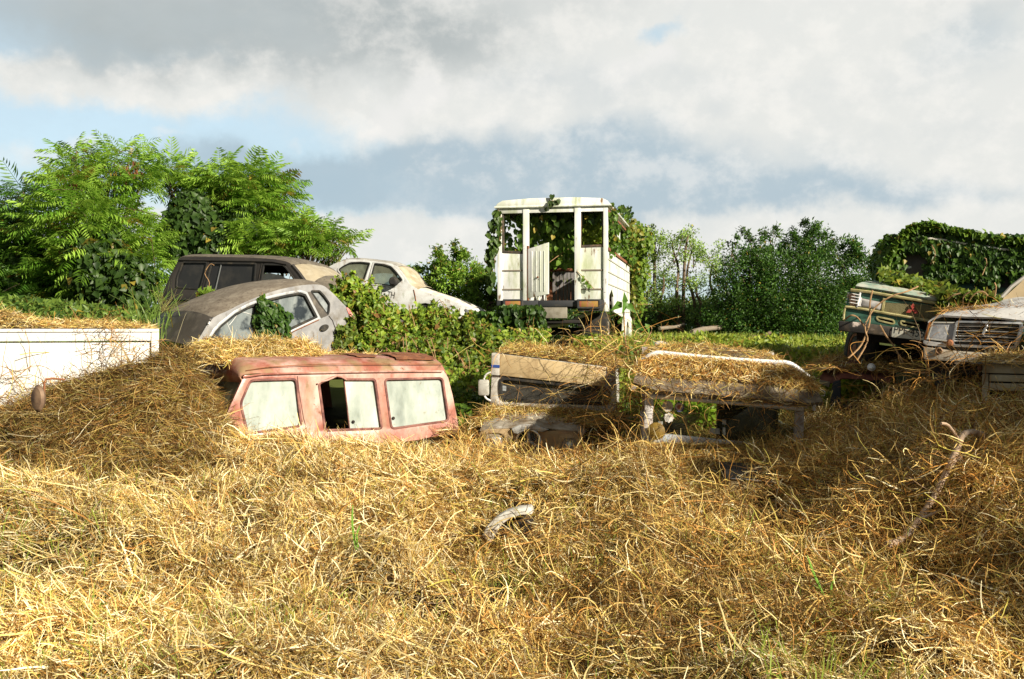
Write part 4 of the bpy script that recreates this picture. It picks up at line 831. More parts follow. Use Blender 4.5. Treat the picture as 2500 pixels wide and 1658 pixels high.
    for ho, le in (([(170, 1120), (300, 1090), (440, 1105), (470, 1200), (440, 1345), (330, 1365), (190, 1340), (160, 1240)], [(235, 1165), (400, 1172), (408, 1270), (390, 1310), (250, 1308), (228, 1240)]), ([(1130, 1120), (1320, 1115), (1395, 1190), (1400, 1400), (1180, 1400), (1120, 1300)], [(1200, 1235), (1310, 1235), (1332, 1290), (1320, 1375), (1220, 1375), (1195, 1300)])):
        ho, le = rnd(h.pts(q(ho)), .05), rnd(h.pts(q(le)), .04); o = part('headlight', MB().prism(h, ho, [off(le, .03)], -.02, .035), bro, t, .015)
        part('lamp_rim', MB().prism(h, off(le, .03), [off(le, -.004)], -.02, .02), paint('grey rim', (.28, .25, .2), .5), o, .006)
        cx, cy = sum(p[0] for p in le)/len(le), sum(p[1] for p in le)/len(le)
        part('lens', MB().rings([[h.w(cx+(p[0]-cx)*s, cy+(p[1]-cy)*s, n_) for p in le] for s, n_ in ((1, 0), (.85, .018), (.5, .03), (.1, .034))]), glass, o, 0, 60)
    part('bumper', MB().prism(h, rnd(h.pts(q([(180, 1360), (500, 1350), (1420, 1440), (1420, 1540), (500, 1500), (190, 1480)]), .05), .02), (), -.02, .10), paint('grey bumper', (.30, .27, .22), .6, 0, [((.16, .1, .06), 6, .5, .7)]), t, .02)
    part('indicator', MB().prism(h, h.pts(q([(65, 1400), (172, 1410), (172, 1470), (65, 1462)]), .03), (), -.02, .03), paint('brown indicator', (.22, .08, .03), .4), t, .01)
    # straw over roof, bonnet
    g = mound(f.w(rv[0]+.05, rv[1]+.0, -.02), f.w(rw[0]+.08, rw[1]+.0, -.02), f.w(rv[0], rv[1]+.06, -1.3), f.w(rw[0]+.1, rw[1]+.06, -1.3), .10, 26, 10, 3)
    straw_heap(g, 5200, 'tangled straw on the roof of the star grille truck', (5, 3, 6, 5, 6, 4, 1, 5), (.10, .30), lng=.04)
    g = mound(h.w(n0[0][0]-.12, n0[1][1]-.01, -.16), h.w(n0[8][0]+.15, n0[7][1]+.02, -.16), h.w(outer[3][0]-.05, bz+.02, -.98), h.w(outer[2][0]+.1, bz-.05, -.98), .09, 26, 10, 5)
    straw_heap(g, 6500, 'straw spilling over the bonnet of the star grille truck', (4, 2, 6, 6, 6, 4, 1, 5), (.10, .34), lng=.06)
star_truck()

# ------------------------------------------------------------------ utility jeep under straw
def jeep():
    q = lambda l: [(1500+x*.2806, 800+y*.2806) for x, y in l]
    f = plane(1570, 9.35, 1970, 9.2); t = thing('jeep', 'open jeep with pipe railed roof and stickers on its windscreen', 'jeep', f.w(.8, 0, -.5)); t.location.z = .3; ORG[t.name] = t.location.copy()
    gp = paint('weathered grey pink paint', (.50, .46, .43), .6, 0, [((.5, .5, .5), 4, .5, .7), ((.2, .13, .09), 7, .55, .74)], .06, 50)
    lp, rp = f.pts(q([(268, 610), (345, 615), (325, 960), (250, 960)])), f.pts(q([(1578, 700), (1655, 705), (1645, 1010), (1560, 1000)]))
    W0, W1 = lp[0][0], rp[1][0]
    part('windscreen_post', MB().prism(f, lp, (), -.06, .0), gp, t, .012); part('windscreen_post', MB().prism(f, rp, (), -.06, 0), gp, t, .012)
    part('front_pipe', MB().tube([f.at(*p, .03) for p in q([(300, 598), (480, 606), (1000, 650), (1400, 684), (1642, 706)])], .023, 12), M['pipe'], t)
    part('header', MB().prism(f, f.pts(q([(270, 545), (380, 540), (1000, 600), (1690, 655), (1690, 706), (1000, 645), (380, 590), (270, 600)])), (), -.05, -.004), gp, t, .006)
    part('sill', MB().prism(f, f.pts(q([(240, 960), (430, 925), (765, 960), (1000, 985), (1580, 1030), (1650, 1010), (1650, 1140), (1000, 1100), (235, 1030)]), .02), (), -.06, .02), paint('pale blue grey sill', (.40, .44, .48), .5, 0, [((.24, .2, .18), 5, .45, .7)]), t, .01)
    gl = f.pts(q([(345, 610), (1578, 710), (1562, 1030), (325, 940)])); part('windscreen', MB().prism(f, gl, (), -.034, -.028), dusty_glass('stained windscreen', (.16, .13, .05), .06, (.01, .012, .01), .1, [((.08, .07, .04), 4, .4, .6)], .9), t, 0, 0)
    def disc(px, py, r, mat, nme, k=28, lob=0, n0=-.028, th=.002):
        c = f.uv(px, py, n0); s = r/FL*9.3; p = [(c[0]+s*(1+lob*math.cos(8*a))*math.cos(a), c[1]+s*(1+lob*math.cos(8*a))*math.sin(a)) for a in [i*2*math.pi/k for i in range(k)]]
        return part(nme, MB().prism(f, p, (), n0, n0+th), mat, t)
    sw = paint('grey white sticker', (.50, .47, .42), .7, 0, [((.36, .33, .28), 18, .5, .65)])
    disc(1630, 992, 13.5, sw, 'round_sticker')
    disc(1658.5, 993.6, 12, paint('navy ring', (.05, .05, .16), .6), 'emblem_sticker'); disc(1658.5, 993.6, 9, paint('cream ring', (.5, .42, .38), .6), 'emblem_ring', n0=-.0255); disc(1658.5, 993.6, 5.5, paint('red brown seal', (.30, .10, .07), .6), 'emblem_core', n0=-.023)
    disc(1633, 1020, 11.5, paint('white scalloped sticker', (.62, .60, .56), .7), 'scalloped_sticker', 64, .09)
    for x0, y0, x1, y1 in ((1732, 1044, 1744, 1058), (1745, 1045, 1757, 1059), (1763, 1024, 1773, 1036), (1764, 1043, 1771, 1062), (1607, 1028, 1618, 1036)):
        part('paper_sticker', MB().prism(f, f.pts([(x0, y1), (x1, y1+1), (x1, y0+1), (x0, y0)], -.03), (), -.028, -.026), paint('faded paper', (.30, .31, .28), .7, 0, [((.18, .19, .17), 30, .5, .6)]), t)
    c = f.at(1602, 1053, .10); part('yellow_lamp', MB().lathe(c, f.n, [(.03, -.09), (.055, -.07), (.082, -.02), (.082, .0), (.06, .018), (.02, .026)], 24), paint('mustard lamp cover', (.19, .12, .015), .6, 0, [((.10, .065, .02), 7, .5, .7)]), t)
    # roof shell and rails
    fl_ = f.pts(q([(165, 478), (370, 546), (700, 572), (1000, 600), (1400, 632), (1690, 655), (1815, 645)]), .16); tp = f.pts(q([(215, 330), (300, 270), (420, 262), (700, 275), (1000, 300), (1400, 345), (1650, 440)]), -.35)
    bk = f.pts(q([(330, 190), (420, 168), (560, 150), (760, 148), (1000, 172), (1300, 215), (1480, 330)]), -1.7)
    mid = [((a[0]*.5+c[0]*.5), max(a[1], c[1])*.45+.55*(a[1]+c[1])/2+.03) for a, c in zip(fl_, tp)]
    ro = MB().rings([[f.w(p[0], p[1]-.035, .13) for p in fl_], [f.w(p[0], p[1], .16) for p in fl_], [f.w(p[0], p[1], -.06) for p in mid], [f.w(p[0], p[1]-.02, -.35) for p in tp], [f.w((p[0]+c[0])/2, (p[1]+c[1])/2+.01, -1.0) for p, c in zip(tp, bk)], [f.w(p[0], p[1]-.02, -1.7) for p in bk]], False, False)
    part('roof', ro, paint('mouldy canvas roof', (.17, .135, .095), .85, 0, [((.08, .062, .042), 5, .42, .65), ((.30, .27, .21), 9, .56, .72)], .2, 40), t, 0, 50, solid=.02)
    part('roof_rail', MB().tube(dense([f.at(p[0], p[1]-5, -.30) for p in q([(205, 335), (260, 295), (330, 250), (400, 238), (560, 255), (900, 288), (1200, 308), (1400, 320), (1500, 325), (1580, 362), (1690, 450)])], 3), .024, 10), M['pipe'], t)
    part('roof_bracket', MB().box(f, f.uv(1541, 940, .1)[0], f.uv(1553, 940, .1)[0], f.uv(1545, 950, .1)[1], f.uv(1545, 940, .1)[1], .06, .14), M['chrome'], t); part('roof_bracket', MB().box(f, f.uv(1984, 985, .1)[0], f.uv(1990, 985, .1)[0], f.uv(1985, 1002, .1)[1], f.uv(1985, 984, .1)[1], .06, .14), M['chrome'], t)
    part('rear_post', MB().box(f, W0+.02, W0+.08, .3, bk[1][1], -1.7, -1.62).box(f, W1-.08, W1-.02, .3, bk[5][1], -1.7, -1.62), gp, t)
    part('side_panel', MB().box(f, W0, W0+.03, .2, f.uv(1600, 1040)[1], -1.7, -.08).box(f, W1-.03, W1, .2, f.uv(1950, 1060)[1], -1.7, -.08), gp, t)
    part('seat', MB().box(f, W0+.75, W1-.1, .3, 1.02, -.95, -.8).box(f, W0+.10, W0+.45, .3, .72, -.95, -.8), M['dark'], t, .05)
    part('bonnet', MB().grid(lambda i, j: f.w(W0-.05+(W1-W0+.1)*j, f.uv(1750, 1085)[1]-.08-.22*i+.05*math.sin(3.14*j), .02+.95*i), 5, 12), gp, t, 0, 50, solid=.012)
    fm = [(p[0]*.5+c[0]*.5, p[1]*.5+c[1]*.5) for p, c in zip(fl_, mid)]
    g = np.array([[list(f.w(p[0], p[1]+.012, nn)) for p in r_] for r_, nn in ((fm, .06), (mid, -.055), (tp, -.30))])
    def resample(g, nu, nv):
        a = np.stack([np.stack([np.interp(np.linspace(0, 1, nu), np.linspace(0, 1, g.shape[0]), g[:, j, k]) for k in range(3)], -1) for j in range(g.shape[1])], 1)
        return np.stack([np.stack([np.interp(np.linspace(0, 1, nv), np.linspace(0, 1, g.shape[1]), a[i, :, k]) for k in range(3)], -1) for i in range(nu)], 0)
    g = resample(g, 10, 26); a = np.linspace(0, 1, 26)[None, :]; b = np.linspace(0, 1, 10)[:, None]; g[..., 2] += (.035*np.sin(a*3.14)**.6*np.sin(b*3.14)**.7)*(.5+fbm(a*7+b*0, b*4+a*0, 5))-.012
    straw_heap(g, 6000, 'orange straw mat on the front of the jeep roof', (8, 4, 7, 4, 1, 10, 3, 4), (.07, .26), lng=.06)
    g = np.array([[list(f.w(p[0], p[1]+.0, n_)) for p in r_] for r_, n_ in ((tp, -.38), ([((p[0]+c[0])/2, (p[1]+c[1])/2+.04) for p, c in zip(tp, bk)], -1.0), (bk, -1.68))]); g = resample(g, 8, 24); g[..., 2] += .0*np.sin(np.linspace(0, 3.14, 24))[None]**.6
    straw_heap(g, 3200, 'brown straw on the jeep roof behind its rail', (4, 2, 6, 6, 5, 4, 1, 5), (.08, .30), lng=.05, base=(.14, .10, .05))
    g = mound(f.w(W0-.25, f.uv(1570, 1090)[1]-.12, .95), f.w(W1+.35, f.uv(1970, 1090)[1]-.10, .95), f.w(W0-.1, f.uv(1570, 1078)[1]-.02, .1), f.w(W1+.2, f.uv(1950, 1085)[1]+.0, .1), .06, 24, 8, 7)
    straw_heap(g, 5200, 'straw and vines covering the jeep bonnet', (4, 2, 6, 6, 4, 5, 1, 5), (.10, .34), lng=.06)
jeep()

# ------------------------------------------------------------------ rusted cab between the jeep and the green truck
def rusty_cab():
    q = lambda l: [(1960+x*.1522, 860+y*.1522) for x, y in l]
    f = plane(2000, 11.25, 2200, 10.9); t = thing('truck_cab', 'rusted red cab with an empty window overgrown by straw', 'truck cab', f.w(.5, 0, -.5)); t.location.z = .7; ORG[t.name] = t.location.copy()
    rd = paint('rusted maroon paint', (.14, .045, .032), .8, 0, [((.22, .10, .06), 7, .45, .7), ((.05, .03, .02), 12, .5, .7)], .2, 50)
    fr = f.pts(q([(270, 430), (440, 470), (520, 455), (620, 390), (920, 400), (1180, 435), (1400, 470)])); bk = [(p[0]+.06, p[1]+.17) for p in fr]
    part('roof', MB().rings([[f.w(p[0], p[1]-.02, .0) for p in fr], [f.w(p[0], p[1]+.02, -.02) for p in fr], [f.w(p[0], p[1], -.30) for p in bk], [f.w(p[0], p[1]+.02, -1.2) for p in bk]], False, False), rd, t, 0, 50, solid=.02)
    part('visor', MB().prism(f, f.pts(q([(255, 440), (440, 475), (425, 570), (280, 500)])), (), -.03, .03), paint('grey green visor', (.16, .15, .11), .7), t, .01)
    part('pillar', MB().prism(f, rnd(f.pts(q([(480, 470), (600, 440), (600, 860), (560, 900), (450, 880), (440, 760)])), .03), (), -.08, .0), paint('blue black pillar', (.012, .02, .03), .5), t, .015)
    part('pillar', MB().prism(f, rnd(f.pts(q([(1120, 440), (1250, 450), (1260, 900), (1150, 900)])), .03), (), -.08, .0), M['dark'], t, .015)
    part('dashboard', MB().prism(f, rnd(f.pts(q([(560, 880), (900, 850), (1150, 870), (1150, 1250), (560, 1250)])), .04), (), -.5, -.02), M['dark'], t, .02)
    part('wire_frame', MB().tube([f.at(*p, .05) for p in q([(270, 600), (330, 610), (360, 640), (350, 700), (300, 690)])], .006, 5), M['pipe'], t)
    part('back_wall', MB().prism(f, [(fr[0][0], .4), (fr[-1][0], .4), (fr[-1][0], bk[-1][1]), (fr[0][0], bk[0][1])], [f.pts(q([(600, 430), (1150, 440), (1150, 860), (600, 860)]), -1.2)], -1.22, -1.18), M['dark'], t)
    c = f.at(2127, 897, .12); l = thing('round_lamp', 'small round chrome lamp lying on straw above the rusted cab', 'lamp', c)
    n_ = Vector((-.1, -1, .25)); part('lamp_bowl', MB().lathe(c, n_, [(.015, -.06), (.034, -.03), (.043, .0), (.045, .008), (.038, .012)], 20), M['chrome'], l); part('lens', MB().lathe(c, n_, [(.037, .008), (.03, .018), (.014, .024), (.003, .025)], 20), paint('bright lamp glass', (.75, .78, .78), .1, .4, (), 0, 30, .7), l)
    g = mound(f.w(fr[0][0]-.2, fr[0][1]+.10, -.05), f.w(fr[-1][0]+.5, fr[-1][1]+.1, .0), f.w(fr[0][0]-.1, bk[0][1]+.02, -1.0), f.w(fr[-1][0]+.5, bk[-1][1]+.03, -1.0), .10, 22, 8, 9)
    straw_heap(g, 5200, 'brown straw over the roof of the rusted red cab', (3, 1, 5, 7, 3, 6, 1, 6), (.10, .36), lng=.06)
rusty_cab()

# ------------------------------------------------------------------ things nearly swallowed by the straw
def buried_car():
    q = lambda l: [(1500+x*.2806, 800+y*.2806) for x, y in l]
    f = plane(1780, 7.75, 1930, 7.7); t = thing('car', 'cream car front almost wholly buried with one square headlight showing', 'car', f.w(.3, 0, -.3)); t.location.z = .2; ORG[t.name] = t.location.copy()
    cr = paint('tan paint', (.36, .28, .15), .5, 0, [((.22, .15, .08), 5, .45, .7)])
    part('bonnet', MB().rings([[f.w(*p, .01) for p in f.pts(q([(960, 1308), (1120, 1310), (1360, 1335), (1440, 1360), (1500, 1415), (1525, 1500)]))], [f.w(p[0]+.02, p[1]+.03, -.25) for p in f.pts(q([(960, 1308), (1120, 1310), (1360, 1335), (1440, 1360), (1500, 1415), (1525, 1500)]))], [f.w(p[0]+.02, p[1]+.03, -.7) for p in f.pts(q([(960, 1308), (1120, 1310), (1360, 1335), (1440, 1360), (1500, 1415), (1525, 1500)]))]], False, False), M['dark'], t, 0, 50, solid=.012)
    le = rnd(f.pts(q([(1250, 1475), (1300, 1440), (1380, 1445), (1425, 1490), (1430, 1600), (1255, 1600)])), .02); gr = f.pts(q([(1128, 1400), (1186, 1405), (1186, 1470), (1130, 1455)]))
    part('nose_panel', MB().prism(f, f.pts(q([(1000, 1325), (1350, 1350), (1430, 1372), (1485, 1425), (1505, 1520), (1505, 1650), (1000, 1650)])), [le, gr], -.04, 0), cr, t, .01)
    part('grille', MB().prism(f, gr, (), -.08, -.05), M['dark'], t)
    part('headlight', MB().prism(f, off(le, .006), (), -.03, -.004), paint('grey lamp glass', (.42, .45, .46), .12, .3, [((.2, .19, .15), 4, .45, .6)], 0, 30, .6), t, .01)
    part('trim_line', MB().tube([f.w(*p, .014) for p in f.pts(q([(1000, 1312), (1130, 1318), (1370, 1345), (1440, 1370), (1490, 1420), (1515, 1500)]))], .006, 5), M['chrome'], t)
buried_car()
def buried_fender():
    f = plane(1180, 6.7, 1300, 6.65); Q = [(1176, 1310), (1188, 1285), (1208, 1264), (1235, 1248), (1262, 1241), (1295, 1238)]; I = [(1300, 1256), (1270, 1258), (1246, 1266), (1226, 1280), (1210, 1302), (1198, 1326)]
    t = thing('fender', 'chipped white fender arch poking out of the straw over a dark hole', 'car part', f.w(.1, 0, -.1)); t.location.z = .2; ORG[t.name] = t.location.copy()
    part('arch', MB().prism(f, f.pts(Q+I), (), -.12, .01), paint('chipped white fender', (.60, .60, .55), .5, 0, [((.30, .22, .14), 9, .45, .65), ((.16, .08, .04), 14, .55, .7)]), t, .012)
    part('inner_liner', MB().prism(f, f.pts([(1199, 1336)]+I[:1:-1]+[(1262, 1262), (1290, 1290), (1285, 1338)]), (), -.35, -.10), M['dark'], t)
buried_fender()
tag(part('plastic_strip', MB().prism(plane(540, 8.5, 600, 8.6), rnd(plane(540, 8.5, 600, 8.6).pts([(538, 1150), (552, 1136), (585, 1122), (600, 1124), (590, 1136), (560, 1147)]), .01), (), -.02, .0), M['white_plastic'], None, .004), 'pale curved plastic strip lying in the straw below the red van', 'debris')
def lump():
    m = MB(); c = P(662, 1178, 8.0); m.rings([[c+Vector((.065*math.cos(a)*r*(1+.15*math.sin(3*a)), -.02+.05*math.sin(a)*r, h)) for a in [k*math.pi/8 for k in range(16)]] for r, h in ((.6, -.06), (1, -.03), (.95, .02), (.6, .05), (.2, .058))])
    tag(part('stone', m, paint('grey stone', (.42, .43, .43), .8, 0, [((.3, .28, .25), 9, .45, .6)]), None, 0, 60), 'small grey stone on the sunlit straw mound in front of the red van', 'stone')
lump()
# ------------------------------------------------------------------ green truck, rolled to the right
def green_truck():
    q = lambda l: [(2040+x*.1276, 660+y*.1276) for x, y in l]; qz = lambda l: [(1980+x*.2423, 520+y*.2423) for x, y in l]
    f = plane(2050, 11.2, 2450, 10.62); k = Fr(f.o-f.n*.95, f.u, f.v-f.n*.22)
    t = thing('truck', 'green truck under vines with a slatted grille and white number plate', 'truck', f.w(.9, 0, -.5)); t.location.z = 1.2; ORG[t.name] = t.location.copy()
    gr = paint('faded green paint', (.040, .125, .085), .5, 0, [((.08, .20, .15), 4, .45, .65), ((.22, .13, .07), 7, .60, .72), ((.03, .06, .045), 9, .5, .7)], .08, 50)
    cm = paint('lichened cream trim', (.42, .38, .18), .7, 0, [((.24, .22, .09), 7, .45, .65), ((.55, .5, .33), 12, .55, .7)])
    ir = paint('bleached bonnet edge', (.09, .20, .15), .6, 0, [((.38, .40, .34), 5, .42, .62), ((.34, .19, .10), 6, .56, .70)], .08, 50)
    R = lambda px, py: f.uv(px, py)
    face = f.pts([(2076, 706), (2160, 716), (2290, 740), (2470, 772), (2470, 838), (2263, 809), (2059, 783), (2062, 750), (2066, 742)])
    hl = f.pts(q([(425, 515), (905, 610), (885, 790), (400, 715)])); gl = f.pts(q([(915, 530), (1900, 668), (1980, 690), (2300, 740), (2300, 1040), (1760, 975), (880, 800)]))
    s1 = rnd(f.pts(q([(790, 895), (1100, 960), (1120, 1010), (1080, 1015), (820, 950)])), .02); s2 = rnd(f.pts(q([(1250, 975), (1560, 1040), (1585, 1060), (1580, 1098), (1260, 1030)])), .02)
    part('front_panel', MB().prism(f, face, [hl, gl, s1, s2], -.06, 0), gr, t, .01)
    part('front_recess', MB().prism(f, off(face, -.01), (), -.14, -.10), M['dark'], t)
    for s in (s1, s2): part('vent_rim', MB().prism(f, off(s, .014), [off(s, -.004)], -.02, .008), cm, t, .003)
    part('bonnet', MB().rings([[f.w(*p, .03) for p in f.pts(q([(385, 325), (1000, 425), (1900, 590), (2900, 760)]))], [f.w(*p, .04) for p in f.pts(q([(388, 300), (1000, 395), (1900, 555), (2900, 735)]))], [f.w(*p, .0) for p in f.pts(q([(420, 255), (1000, 330), (1900, 500), (2900, 690)]))], [f.w(*p, -.15) for p in f.pts(q([(500, 215), (1000, 275), (1900, 440), (2900, 640)]))], [f.w(*p, -.95) for p in f.pts(q([(700, 120), (1100, 180), (1900, 330), (2900, 520)]))]], False, False), ir, t, 0, 45, solid=.015)
    part('bonnet_side', MB().rings([[f.w(*p, n_) for p in f.pts(q([(385, 320), (300, 400), (180, 700), (150, 960)]))] for n_ in (-.01, -.3, -.95)], False, False), gr, t, 0, 40, solid=.01)
    tr = MB()
    for l, r in (([(290, 375), (640, 410), (1000, 475), (1500, 555), (1900, 625), (2700, 770)], .020), ([(188, 700), (300, 708), (600, 755), (900, 810), (1300, 880), (1780, 965), (2600, 1110)], .016), ([(188, 700), (165, 800), (152, 950)], .012)):
        tr.tube([f.w(*p, .012) for p in f.pts(q(l))], r, 7)
    part('cream_trim', tr, cm, t)
    sl = MB()
    for i in range(15):
        a = i/14; p0, p1 = f.uv(*q([(935-45*a, 545+250*a)])[0]), f.uv(*q([(2300, 755+285*a)])[0]); sl.tube([f.w(*p0, -.004), f.w(*p1, -.004)], .0030, 5)
    go = part('grille', sl, paint('cream grille slats', (.40, .37, .20), .5, .2, [((.25, .19, .09), 8, .5, .7)]), t)
    part('grille_posts', MB().tube([f.at(*p, .008) for p in q([(920, 530), (880, 800)])], .010, 5).tube([f.at(*p, .008) for p in q([(945, 535), (905, 800)])], .007, 5).tube([f.at(*p, .006) for p in q([(1640, 640), (1590, 950)])], .006, 5), cm, go)
    c = Vector(f.uv(*q([(1470, 755)])[0])); tilt = math.atan2(-.16, 1); em = MB()
    for i in range(3):
        a = math.pi/2+tilt*.6+i*2*math.pi/3; d = Vector((math.cos(a), math.sin(a))); e = Vector((-d.y, d.x)); L_, w_ = .072, .021
        em.prism(f, [tuple(c), tuple(c+d*L_*.5-e*w_), tuple(c+d*L_), tuple(c+d*L_*.5+e*w_)], (), .010, .022)
    part('three_diamond_emblem', em, paint('faded red emblem', (.40, .06, .045), .5, 0, [((.28, .07, .04), 20, .5, .7)]), go)
    hz = f.pts(q([(470, 530), (900, 615), (870, 775), (430, 700)])); cx = sum(p[0] for p in hz)/4; cy = sum(p[1] for p in hz)/4
    ho = part('headlight', MB().rings([[f.w(cx+(p[0]-cx)*s, cy+(p[1]-cy)*s, n_) for p in rnd(hz, .03)] for s, n_ in ((1.03, -.05), (1.0, -.0), (.9, .014), (.5, .022), (.1, .024))]), paint('dust caked lamp', (.36, .35, .34), .4, .1, [((.22, .19, .16), 5, .45, .65), ((.5, .5, .5), 12, .5, .7)]), t, 0, 50)
    part('lamp_bracket', MB().tube([f.at(*p, .02) for p in q([(470, 425), (440, 600), (405, 705)])], .012, 6).prism(f, f.pts(q([(440, 530), (505, 515), (490, 690), (415, 680)]), .015), (), -.03, .016), M['pipe'], ho)
    cl = f.at(*q([(340, 570)])[0], -.04); lo = part('corner_lamp', MB().lathe(cl+f.v*-.075, Vector((-.12, 0, 1)), [(.045, -.02), (.052, 0), (.052, .13), (.045, .15)], 16), paint('brown corner lamp', (.26, .14, .08), .5, 0, [((.4, .28, .2), 8, .5, .7)]), t)
    gd = MB()
    for (x0, y0, x1, y1) in ((230, 435, 465, 480), (215, 492, 450, 530), (205, 550, 440, 585), (190, 608, 430, 645)): gd.tube([f.at(x0*.1276+2040, y0*.1276+660, -.06), f.at((x0*.6+x1*.4)*.1276+2040, (y0*.6+y1*.4)*.1276+660-.4, .02), f.at(x1*.1276+2040, y1*.1276+660, .03)], .0065, 5)
    part('lamp_guard', gd, M['pipe'], lo)
    bm = f.pts(q([(60, 965), (500, 1000), (1000, 1070), (1700, 1190), (2700, 1350), (2700, 1530), (1650, 1350), (1000, 1265), (500, 1205), (55, 1160)]), .12)
    part('bumper', MB().prism(f, bm, (), -.04, .12), paint('flaking black bumper', (.030, .028, .026), .6, 0, [((.55, .47, .42), 6, .60, .66), ((.12, .09, .06), 5, .5, .7)], .1, 40), t, .015)
    pl = f.pts(q([(1092, 1085), (1700, 1180), (1690, 1340), (1600, 1335), (1068, 1275)]), .14); po = part('number_plate', MB().prism(f, rnd(pl, .012), (), .122, .132), paint('chipped white plate', (.62, .62, .54), .6, 0, [((.42, .36, .24), 8, .52, .66), ((.18, .08, .04), 14, .64, .74)]), t, .003)
    put_text('PPF·456', f, 2040+1108*.1276, 660+1205*.1276, 2040+1682*.1276, 660+1298*.1276, .1335, paint('black plate letters', (.02, .02, .02), .6), 'plate_lettering', po, vstretch=1.35)
    # cab
    ww = k.pts(qz([(835, 545), (1000, 330), (1060, 300), (1500, 345), (2330, 480), (2330, 800), (1500, 690), (800, 640)])); wo = k.pts(qz([(765, 640), (830, 500), (960, 280), (1060, 235), (1500, 295), (2400, 430), (2400, 860), (765, 690)]))
    part('cab_front', MB().prism(k, wo, [ww], -.05, 0), gr, t, .015)
    part('windscreen', MB().prism(k, off(ww, .01), (), -.05, -.04), dusty_glass('brown dusted windscreen', (.16, .135, .115), .80, (.03, .03, .03), .15, [((.10, .085, .07), 4, .4, .7)], .3), t, 0, 0)
    part('cab_roof', MB().rings([[k.w(p[0], p[1]+h, n_) for p in wo[2:6]] for h, n_ in ((0, .01), (.10, -.15), (.14, -.6), (.10, -1.3))], False, False), gr, t, 0, 45, solid=.02)
    part('cab_side', MB().rings([[k.w(*p, n_) for p in wo[:4]] for n_ in (-.02, -.6, -1.3)], False, False), gr, t, 0, 40, solid=.02)
    part('sun_visor', MB().prism(k, k.pts(qz([(1400, 440), (1575, 468), (1570, 500), (1400, 478)]), .04), (), -.02, .04).prism(k, k.pts(qz([(1280, 395), (1600, 430), (1600, 452), (1280, 420)]), .06), (), -.0, .06), gr, t, .006)
    part('roof_pole', MB().tube([k.at(*p, .12) for p in qz([(1060, 247), (1300, 268), (1650, 325), (1970, 372), (2080, 390)])], .015, 8), paint('white pole', (.70, .70, .64), .5, 0, [((.4, .33, .2), 8, .5, .7)]), t)
    for px in ([(895, 555), (938, 552), (930, 590), (890, 590)], [(960, 540), (1010, 535), (1012, 555), (965, 560)], [(1920, 590), (2005, 592), (2000, 612), (1920, 606)]): part('sticker', MB().prism(k, k.pts(qz(px), -.03), (), -.036, -.032), M['white_plastic'], t)
    # underside: axle, wheels, frame in the dark
    wheel('wheel', f.w(R(2100, 860)[0], R(2100, 858)[1], -.55), Vector((-1, 0, .12)), .32, .2, t, M['rust']); wheel('wheel', f.w(R(2390, 890)[0], R(2390, 885)[1], -.55), Vector((1, 0, -.12)), .32, .2, t, M['rust'])
    a, b = R(2100, 850), R(2400, 890); part('axle', MB().tube([f.w(a[0], a[1], -.55), f.w(b[0], b[1], -.55)], .06, 8), M['dark'], t)
    part('chassis', MB().prism(f, f.pts([(2090, 800), (2440, 850), (2440, 875), (2090, 830)]), (), -3.0, -.25), M['dark'], t)
    part('cargo_body', MB().prism(k, k.pts(qz([(900, 330), (1020, 220), (2400, 420), (2400, 1250), (860, 1150)]), -1.4), (), -3.6, -1.4), gr, t, .02)
    return f, k, qz, wo
GF, GK, QZ, GWO = green_truck()

